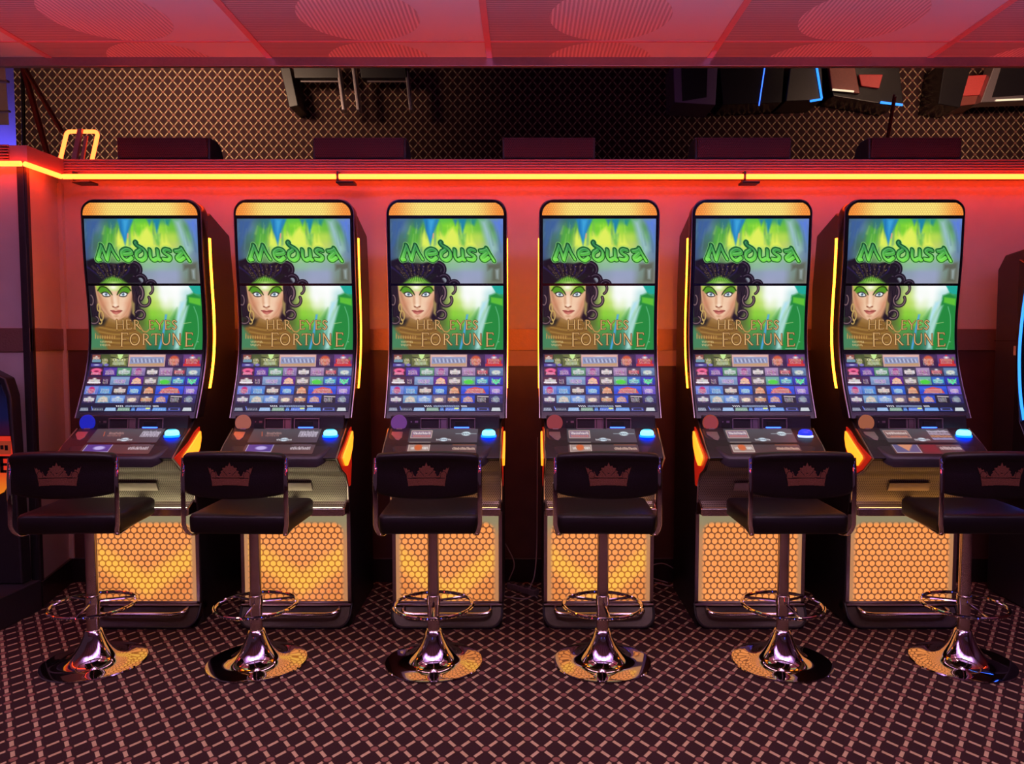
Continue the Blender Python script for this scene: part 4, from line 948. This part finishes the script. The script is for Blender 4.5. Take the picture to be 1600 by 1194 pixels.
# ------------------------------------------------------------------ BAR STOOL (local: y forward to the machine, origin at base centre)
CRN = [(-1,.92),(-.93,.80),(-.88,.86),(-.80,.72),(-.76,.80),(-.68,.62),(-.62,.70),(-.54,.50),(-.46,.46),(-.42,.58),(-.36,.62),(-.40,.70),(-.30,.76),(-.32,.86),(-.20,.86),(-.16,.97),(-.07,.94),(0,1.12)]
CRN = CRN + [(-x, y) for x, y in reversed(CRN[:-1])] + [(.86,.42),(.80,.10),(.80,0),(.4,.035),(0,.05),(-.4,.035),(-.80,0),(-.80,.10),(-.86,.42)]
def inpoly(x, y, P):
    r = False
    for i in range(len(P)):
        (xa, ya), (xb, yb) = P[i], P[i-1]
        if (ya > y) != (yb > y) and x < (xb-xa)*(y-ya)/(yb-ya)+xa: r = not r
    return r
def make_stool():
    root = empty('bar_stool', (0, 0, 0))
    MB().lathe([(0, 0), (.211, 0), (.2135, .004), (.211, .009), (.20, .0105), (.175, .0120), (.150, .0145), (.128, .0190), (.108, .0275), (.090, .041), (.074, .060), (.060, .082), (.049, .105), (.040, .127), (.033, .147), (.0285, .150), (0, .150)], n=64).build('base', M['chrome'], root, angle=50)
    MB().lathe([(0, .148), (.0262, .148), (.0270, .30), (.0245, .302), (.0245, .60), (0, .60)], n=32).build('column', M['chrome2'], root)
    fr = MB(); fr.tube([(.171*math.cos(2*PI*k/56), .171*math.sin(2*PI*k/56), .258) for k in range(56)], .0078, 10, closed=True)
    fr.build('foot_ring', M['chrome'], root)
    hub = MB().lathe([(.0265, .262), (.030, .264), (.030, .300), (.0265, .302)], n=28)
    for a in (35, 145, 275): hub.tube([(.026*math.cos(R(a)), .026*math.sin(R(a)), .272), (.165*math.cos(R(a)), .165*math.sin(R(a)), .260)], .0062, 8)
    hub.build('foot_ring_spokes', M['chrome'], root)
    MB().lathe([(0, .585), (.03, .585), (.075, .606), (.075, .612), (0, .612)], n=28).build('swivel_plate', M['satin'], root)
    # seat cushion
    st = MB(); x1, ya, yb, za, zb = .208, -.185, .185, .615, .698
    rings = []
    for z, ins in ((za, .014), (za+.010, .002), (za+.05, 0), (zb-.014, .001), (zb-.004, .008), (zb, .022), (zb+.003, .06), (zb+.004, .12)):
        a, b, r = x1-ins, .185-ins, max(.008, .03-ins*.3); rg = []
        for cx_, cy_, a0 in ((a-r, b-r, 0), (-a+r, b-r, 90), (-a+r, -b+r, 180), (a-r, -b+r, 270)):
            for k in range(6): an = R(a0 + 18*k); rg.append((cx_+r*math.cos(an), cy_+r*math.sin(an), z))
        rings.append(rg)
    st.loft(rings).build('seat', M['leather'], root, angle=60)
    # backrest, slightly wrapped round the sitter, arched top and bottom
    def by(x): return -.232 + .042*(x/.21)**2
    def ztop(x): return .968 - .014*abs(x/.21)**2.2
    def zbot(x): return .772 + .016*abs(x/.21)**3
    bk = MB(); rings = []; NU = 32
    for i in range(NU+1):
        t = -1 + 2*i/NU; x = .208*math.sin(t*PI/2) ; e = math.sqrt(max(0, 1 - abs(t)**9)); e = max(e, .18)
        edge = .018*(1-e); T, Bm, y, th_ = ztop(x)-edge*1.6, zbot(x)+edge*1.6, by(x), .030*e
        rg = [(y+th_*.9, T-.020), (y+th_*.6, T-.004), (y+.004, T), (y-th_*.55, T-.006), (y-th_*.75, T-.016), (y-th_*.55, T-.030), (y-th_*.28, T-.040), (y-th_*.28, (T+Bm)/2), (y-th_*.26, Bm+.014), (y-th_*.05, Bm+.002), (y+th_*.35, Bm), (y+th_*.8, Bm+.014), (y+th_*.95, (T+Bm)/2)]
        rings.append([(x, a, b) for a, b in rg])
    bk.loft(rings).build('backrest', M['leather'], root, angle=60)
    # embroidered crown
    vs, fs, idx = [], [], {}
    GX, GZ = 150, 84
    def vid(i, j):
        if (i, j) not in idx:
            x = -.099 + .198*i/GX; z = .828 + .108*j/GZ; idx[(i, j)] = len(vs)
            vs.append((x, by(x) - .030*.28 - .0022, z))
        return idx[(i, j)]
    for i in range(GX):
        for j in range(GZ):
            cx_ = (-.099 + .198*(i+.5)/GX)/.092; cz_ = (.108*(j+.5)/GZ)/.086
            if not inpoly(cx_, cz_, CRN): continue
            if abs(cz_ - (.36 + .03*(1-cx_*cx_))) < .018 and abs(cx_) < .82: continue          # seam line above the band
            if .42 < cz_ < 1.0:                                                        # gaps between leaf lobes
                if abs(cx_) < .05 and abs(cz_ - .60 - .6*abs(cx_)) < .022: continue
                if .10 < abs(cx_) < .30 and abs(cz_ - .50 - 1.1*(abs(cx_)-.10)) < .016: continue
                rr2 = math.hypot((abs(cx_)-.74)*1.2, cz_-.52)
                if abs(rr2 - .16) < .015: continue
            fs.append((vid(i, j), vid(i+1, j), vid(i+1, j+1), vid(i, j+1)))
    MB().add(vs, fs).build('crown_embroidery', M['crown'], root)
    # chrome arms down the sides and under the seat
    for s in (-1, 1):
        path = [(s*.211, by(.2)+.004, .935), (s*.212, by(.2)-.006, .85), (s*.212, by(.2)-.008, .66)] + \
               [(s*(.212-.004*k), by(.2)-.008 + .045*(1-math.cos(R(18*k))), .66 - .052*math.sin(R(18*k))) for k in range(1, 6)] + [(s*.17, -.02, .605), (s*.165, .06, .605)]
        o = MB().bar(path, .019, .007).build('arm', M['chrome'], root, angle=50)
        for z in (.915, .888): MB().lathe([(0, 0), (.005, 0), (.004, .003), (0, .004)], n=12).build('rivet', M['chrome'], o)
        for k_, z in enumerate((.915, .888)):
            rv = [c for c in kids(o)][k_]; rv.rotation_euler = (R(90), 0, 0); rv.location = (s*.211, by(.2)-.004, z)
    return root
SX = [(-1.889, 3.269, 3), (-1.175, 3.269, -2), (-.399, 3.269, 1), (.340, 3.269, -1), (1.127, 3.269, 1), (1.920, 3.269, -2)]
sl_ = ['leftmost black bar stool with a crown on its back, before the blue-badged slot machine', 'second black bar stool from the left, between the two left slot machines',
       'third black bar stool from the left, centred before the purple-badged slot machine', 'fourth black bar stool from the left, before the maroon-badged slot machine',
       'fifth black bar stool from the left, before the dark-red-badged slot machine', 'rightmost black bar stool, partly cut by the right picture edge']
stool = make_stool(); stools = [stool] + [copy_tree(stool) for _ in range(5)]
for o, (x, y, a), lb in zip(stools, SX, sl_):
    o.location = (x, y, 0); o.rotation_euler = (0, 0, R(a)); tag(o, lb, 'bar stool', 'crown-backed bar stools before the slot machines')

# ------------------------------------------------------------------ ROOM BEYOND, seen from above in the slanting mirror over the partition
CM = 9.3                                        # the mirror stands in the plane y + z = CM (45 degrees)
struct('floor_rear', MB().box(-9, 7, 4.5, 8.2, -.05, 0), carpet_mat('diamond_lattice_carpet_rear', .1196, .134, -2.0, 5.0, .062), smooth=False)
def at(px, py, Y=None, Z=None):                 # sight line of the camera, used to measure where things stand
    a = R(3.27); ry = (py - 597)/1190; d = (((px - 820)/1190), math.cos(a) - ry*math.sin(a)*1.0, -math.sin(a) - ry*math.cos(a))
    t = Y/d[1] if Y is not None else (Z - 1.42)/d[2]
    return d[0]*t, d[1]*t, 1.42 + d[2]*t
def mirpt(px, py):
    a = R(3.27); ry = (py - 597)/1190; d = ((px - 820)/1190, math.cos(a) - ry*math.sin(a), -math.sin(a) - ry*math.cos(a))
    t = (CM - 1.42)/(d[1] + d[2]); return d[0]*t, d[1]*t, 1.42 + d[2]*t
def seen(px, py, z):                            # the spot at height z in the room beyond that the mirror shows at this pixel
    x, Y, Z = at(px, py, Y=CM - z); return x, CM - Z
tl, bl_ = mirpt(35, 95), mirpt(38, 262)
y0, y1 = 6.62, 5.5
mr = empty('mirror_panel', (0, 6.1, CM - 6.1)); tag(mr, 'long slanting mirror above the shelf, reflecting the carpet of the room beyond', 'mirror')
ms = MB()
A0 = Vector((bl_[0] + (bl_[0]-tl[0])/(tl[1]-bl_[1])*0, y0, CM - y0)); 
def addm(x0a, x0b):
    o = Vector((0, 6.1, CM-6.1))
    P = [Vector((x0a, y0, CM-y0)), Vector((6.5, y0, CM-y0)), Vector((6.5, y1, CM-y1)), Vector((x0b, y1, CM-y1))]
    n = Vector((0, .014, .014)); vs = [tuple(p-o) for p in P] + [tuple(p-o+n) for p in P]
    return MB().add(vs, [(0,1,2,3),(7,6,5,4),(0,4,5,1),(1,5,6,2),(2,6,7,3),(3,7,4,0)])
addm(-.657*y0, -.657*y1).build('mirror_glass', M['mirror'], mr, smooth=False)
o_ = Vector((0, 6.1, CM-6.1)); off = Vector((0, -.012, -.012))
def rod(p, q, r=.012): return MB().tube([tuple(Vector(mirpt(*p))-o_+off), tuple(Vector(mirpt(*q))-o_+off)], r, 8)
M['redtrim'] = mat('dark_red_trim', (.30, .03, .03), .35, .3, noise=.1)
rod((35, 100), (80, 262), .016).build('corner_trim', M['redtrim'], mr); rod((35, 100), (97, 206), .010).build('corner_trim', M['redtrim'], mr)
rod((1398, 150), (1383, 240), .008).build('joint_trim', M['redtrim'], mr); rod((35, 95), (38, 262), .008).build('edge_trim', M['satin'], mr)
# ceiling and lit wall beyond the mirror's left end
struct('ceiling_rear', MB().prism([(-11, 4.28), (-2.86, 4.28), (-3.70, 5.56), (-11, 5.56)], 2.95, 3.0, 'z'), mat('plain_ceiling_tile', (.55, .45, .50), .8, noise=.1), smooth=False)
for j, y in enumerate((4.62, 5.22)): struct('trim_%d' % (40 + j), MB().box(-11, -.66*y-.02, y-.012, y+.012, 2.94, 2.952), M['edge'], smooth=False)
struct('wall_rear', MB().box(-11, 7, 8.2, 8.3, 0, 3.6), M['wall_up'], smooth=False)
struct('wall_far', MB().box(-11, 7, 6.80, 6.85, 2.58, 3.9), M['wall_up'], smooth=False)

M['seat_red'] = mat('red_upholstery', (.55, .05, .05), .5, noise=.15); M['violet_metal'] = mat('violet_grey_metal', (.22, .15, .24), .4, .3, noise=.1)
M['ledwhite'] = mat('warm_white_led', (.5, .5, .4), .3, emit=(1.0, .85, .55), es=1.0); M['brownpanel'] = mat('red_brown_panel', (.22, .05, .04), .35, noise=.2)
def tops(pxs, z): return [seen(px, py, z) for px, py in pxs]
def block(pxs, z0, z1, name, m, parent, bevel=.01):
    P = tops(pxs, z1); ar = sum(P[i][0]*P[(i+1) % len(P)][1] - P[(i+1) % len(P)][0]*P[i][1] for i in range(len(P)))
    if ar < 0: P = P[::-1]
    return MB().prism(P, z0, z1, 'z').build(name, m, parent, bevel=bevel, smooth=False)
def line(p, q, z, name, m, parent, r=.012):
    a = seen(*p, z); b_ = seen(*q, z); return MB().tube([(a[0], a[1], z), (b_[0], b_[1], z)], r, 8).build(name, m, parent)
def group_thing(name, label, cat, group=None): t = empty(name, (0, 0, 0)); tag(t, label, cat, group); return t
t = group_thing('gaming_table', 'dark open-framed table seen in the mirror, above the second slot machine', 'table')
block([(436, 100), (452, 100), (466, 165), (452, 168)], 0, .42, 'side_board', M['satin'], t)
for a in ((524, 537), (548, 560), (631, 642)): block([(a[0], 100), (a[0]+5, 100), (a[1]+2, 172), (a[1]-3, 172)], .25, .40, 'side_board', M['slotframe'] if False else M['edge'], t)
for a in ((456, 528), (560, 636)):
    block([(a[0], 94), (a[1], 94), (a[1]+2, 122), (a[0]+4, 122)], .25, .40, 'top_panel', M['satin'], t)
    line((a[0]+14, 127), (a[1]+2, 127), .30, 'cross_bar', M['edge'], t, .014)
t = group_thing('mirrored_machine', 'violet grey box machine seen in the mirror, above the fifth slot machine', 'slot machine', None)
block([(1052, 96), (1122, 96), (1118, 164), (1054, 160)], 0, .5, 'body', M['violet_metal'], t); block([(1064, 94), (1106, 94), (1104, 152), (1066, 158)], .5, .504, 'recess', M['black'], t, 0)
t = group_thing('mirrored_machine', 'black machine with a thin blue light line, seen in the mirror', 'slot machine', None)
block([(1124, 96), (1226, 96), (1222, 160), (1130, 164)], 0, .45, 'body', M['black'], t); line((1196, 98), (1186, 165), .46, 'light_line', M['blue'], t, .006)
t = group_thing('mirrored_machine', 'dark machine outlined by a bright blue corner light, seen in the mirror', 'slot machine', None)
block([(1236, 96), (1284, 96), (1286, 156), (1228, 158)], 0, .5, 'body', M['satin'], t); line((1275, 98), (1284, 154), .51, 'light_line', M['cyan'], t, .013); line((1284, 155), (1266, 158), .51, 'light_line', M['cyan'], t, .012)
t = group_thing('mirrored_machine', 'tilted machine with a brown panel and red seat pad, seen in the mirror', 'slot machine', None)
block([(1290, 96), (1404, 96), (1412, 160), (1398, 166), (1302, 150)], 0, .4, 'body', M['black'], t)
block([(1294, 94), (1334, 94), (1344, 146), (1300, 140)], .4, .46, 'brown_panel', M['brownpanel'], t); block([(1342, 116), (1380, 116), (1374, 138), (1346, 134)], .4, .44, 'seat_pad', M['seat_red'], t)
line((1301, 140), (1334, 143), .47, 'white_strip', M['ledwhite'], t, .011); line((1376, 160), (1410, 164), .42, 'light_line', M['cyan'], t, .014)
t = group_thing('mirrored_machine', 'silver framed machine with a dark blue screen, seen in the mirror at far right', 'slot machine', None)
block([(1476, 96), (1520, 96), (1500, 168), (1466, 162)], 0, .45, 'body', M['black'], t); block([(1512, 118), (1550, 116), (1538, 148), (1504, 150)], .0, .40, 'seat_pad', M['seat_red'], t); block([(1498, 150), (1538, 148), (1532, 162), (1496, 166)], .0, .38, 'foot_panel', M['brownpanel'], t)
block([(1556, 96), (1660, 96), (1650, 156), (1532, 160)], .3, .5, 'frame', M['edge'], t); block([(1568, 94), (1650, 94), (1640, 146), (1550, 152)], .5, .505, 'screen', M['black'], t, 0)
line((1556, 157), (1598, 155), .51, 'white_strip', M['ledwhite'], t, .010)

# ------------------------------------------------------------------ NEIGHBOURING MACHINES
M['screenblue'] = None
def glow_panel_mat():
    m, nt, b = newmat('glowing_display_glass'); g = NG(nt); X, Y, Z = g.xyz()
    blue = g.step(g.m('ABSOLUTE', g.sub(Z, 1.02)), .02, .22); red = g.step(g.m('ABSOLUTE', g.sub(Z, .93)), .01, .10)
    c = g.mix(blue, (.004, .003, .006), (.02, .03, .22)); c = g.mix(g.mul(red, .6), c, (.30, .01, .06))
    b.inputs['Base Color'].default_value = (.01, .01, .012, 1); b.inputs['Roughness'].default_value = .12; emit_mix(nt, b, c, .16); return m
t = empty('gaming_terminal', (-2.62, 3.84, 0)); tag(t, 'dark gaming terminal with a red glowing sign, at the left picture edge', 'gaming machine')
fr0 = [(.075, -.34), (.085, .07), (-.7, .07), (-.7, -.34)]
MB().prism([(.09, .08), (-.75, .08), (-.75, -.40), (-.02, -.36), (.07, -.22)], 0, .16, 'z').build('plinth', M['console'], t, bevel=.006)
bd = [(-.75, 1.34), (-.10, 1.27), (-.005, 1.22), (.02, 1.13), (.045, .16), (-.75, .16)]
MB().prism(bd, -.0, .08, 'y').build('body', M['satin'], t, bevel=.01)
MB().prism([(-.73, 1.31), (-.11, 1.25), (-.03, 1.20), (.0, 1.12), (.01, .93), (-.73, .92)], -.006, .001, 'y').build('display_glass', glow_panel_mat(), t, smooth=False)
M['signred'] = mat('red_lit_sign', (.3, .03, .01), .3, emit=(.85, .045, .012), es=1.0); M['signorange'] = mat('orange_lit_sign', (.3, .03, .01), .3, emit=(.95, .15, .01), es=1.0)
def gradient_sign():
    m, nt, b = newmat('sign_glow'); g = NG(nt); X, Y, Z = g.xyz()
    c = g.mix(g.step(Z, .62, .78), (.75, .03, .012), (.85, .22, .01)); b.inputs['Base Color'].default_value = (.1, .02, .01, 1); emit_mix(nt, b, c, .85); return m
sg = MB().prism([(-.73, .925), (.012, .925), (.022, .82), (.02, .72), (-.03, .64), (-.13, .59), (-.35, .55), (-.73, .54)], -.008, -.001, 'y').build('glowing_sign', gradient_sign(), t, smooth=False)
MB().box(-.73, .018, -.0095, -.0075, .835, .902).build('sign_band', mat('dull_red_band', (.1, .02, .01), .4, emit=(.25, .03, .012), es=1.0), sg, smooth=False)
def glyph(ch, x, z, h, wd, th):
    m_ = MB()
    if ch == 'H': m_.box(x, x+th, 0, .002, z, z+h); m_.box(x+wd-th, x+wd, 0, .002, z, z+h); m_.box(x, x+wd, 0, .002, z+h*.42, z+h*.58)
    if ch == 'E':
        m_.box(x, x+th, 0, .002, z, z+h)
        for q in (0, .42, .84): m_.box(x, x+wd, 0, .002, z+h*q, z+h*(q+.16))
    return m_
bkl = mat('black_lettering', (.01, .004, .004), .5, noise=.1)
for ch, x in (('H', -.105), ('E', -.040)):
    o = glyph(ch, x, .74, .085, .052, .017).build('letter', bkl, sg, smooth=False); o.location = (0, -.011, 0)
# a raised small lettering line above
mm_ = MB()
for i in range(5): mm_.box(-.10+i*.022, -.085+i*.022, -.0115, -.0095, .855+(i % 2)*.004, .880)
mm_.build('small_lettering', bkl, sg, smooth=False)

t = empty('gaming_cabinet', (2.62, 3.95, 0)); tag(t, 'tall dark gaming cabinet with bright blue light edges, at the right picture edge', 'gaming machine')
sp = [(.30, 0), (.30, 1.80), (.24, 1.875), (-.02, 1.90), (-.06, 1.72), (.0, 1.30), (-.02, .95), (-.22, .86), (-.20, .74), (-.02, .62), (-.02, 0)]
MB().prism([(y, z) for y, z in sp], .0, .62).build('cabinet', M['console'], t, bevel=.01)
MB().prism([(y_ - .004, z_) for y_, z_ in ((.03,1.83),(-.03,1.80),(.0,1.56),(.008,1.34),(.0,1.14),(-.02,.99),(-.08,.90),(-.05,.70),(-.02,.60),(.03,.60))], -.060, .0).build('front_bezel', M['black'], t, bevel=.004)
MB().tube(curve([(-.040, -.034, 1.78), (-.054, -.012, 1.55), (-.058, -.003, 1.34), (-.052, -.012, 1.14), (-.040, -.03, 1.0)], 6), .007, 8).build('blue_edge_light', M['cyan'], t)
MB().tube(curve([(-.046, -.066, .94), (-.05, -.088, .89), (-.05, -.064, .72), (-.045, -.034, .6)], 6), .006, 8).build('blue_edge_light', M['blue'], t)
MB().box(-.004, .0, .10, .13, 1.33, 1.38).build('white_label', mat('white_sticker', (.6, .55, .58), .6, noise=.3, nscale=200), t, smooth=False)
MB().box(-.003, .002, -.01, .30, 1.405, 1.409).build('panel_seam', M['hollow'], t, smooth=False)

# ------------------------------------------------------------------ CABLES AND POWER STRIP BETWEEN THE MACHINES
t = empty('power_strip', (-.012, 4.20, 0), R(-42)); tag(t, 'dusty power strip lying on the carpet between the third and fourth slot machines', 'power strip')
MB().box(-.105, .105, -.022, .022, .0, .036).build('housing', M['powerbar'], t, bevel=.005)
for i in range(4): MB().lathe([(0, .034), (.016, .034), (.016, .040), (.012, .040), (.011, .033), (0, .033)], -.078 + i*.052, 0, 0, 16).build('socket', M['satin'], t)
def cable(pts, lb, r=.0035):
    o = MB().tube(curve(pts, 8), r, 8).build('cable', M['cable']); tag(o, lb, 'cable', 'loose cables behind the machines'); return o
cable([(-.09, 4.25, .05), (-.06, 4.26, .14), (-.10, 4.32, .22), (-.12, 4.30, .26)], 'grey cable rising from the left end of the power strip')
cable([(.03, 4.16, .04), (.055, 4.20, .10), (.068, 4.30, .22), (.072, 4.36, .55), (.074, 4.378, .85)], 'thin cable hanging down beside the fourth slot machine to the power strip')
cable([(-.10, 4.10, .006), (.0, 4.06, .008), (.05, 4.12, .006), (.07, 4.08, .006)], 'cable lying flat on the carpet before the power strip')
cable([(.82, 4.30, .02), (.72, 4.28, .06), (.70, 4.26, .12), (.80, 4.30, .13), (.90, 4.33, .05), (.84, 4.28, .01), (.74, 4.27, .03)], 'coiled thin cable on the floor between the fourth and fifth slot machines')
cable([(2.36, 4.25, .60), (2.38, 4.22, .42), (2.30, 4.20, .30), (2.27, 4.18, .17), (2.36, 4.16, .004), (2.40, 4.20, .25), (2.33, 4.18, .33)], 'tangled pale cable right of the sixth slot machine')
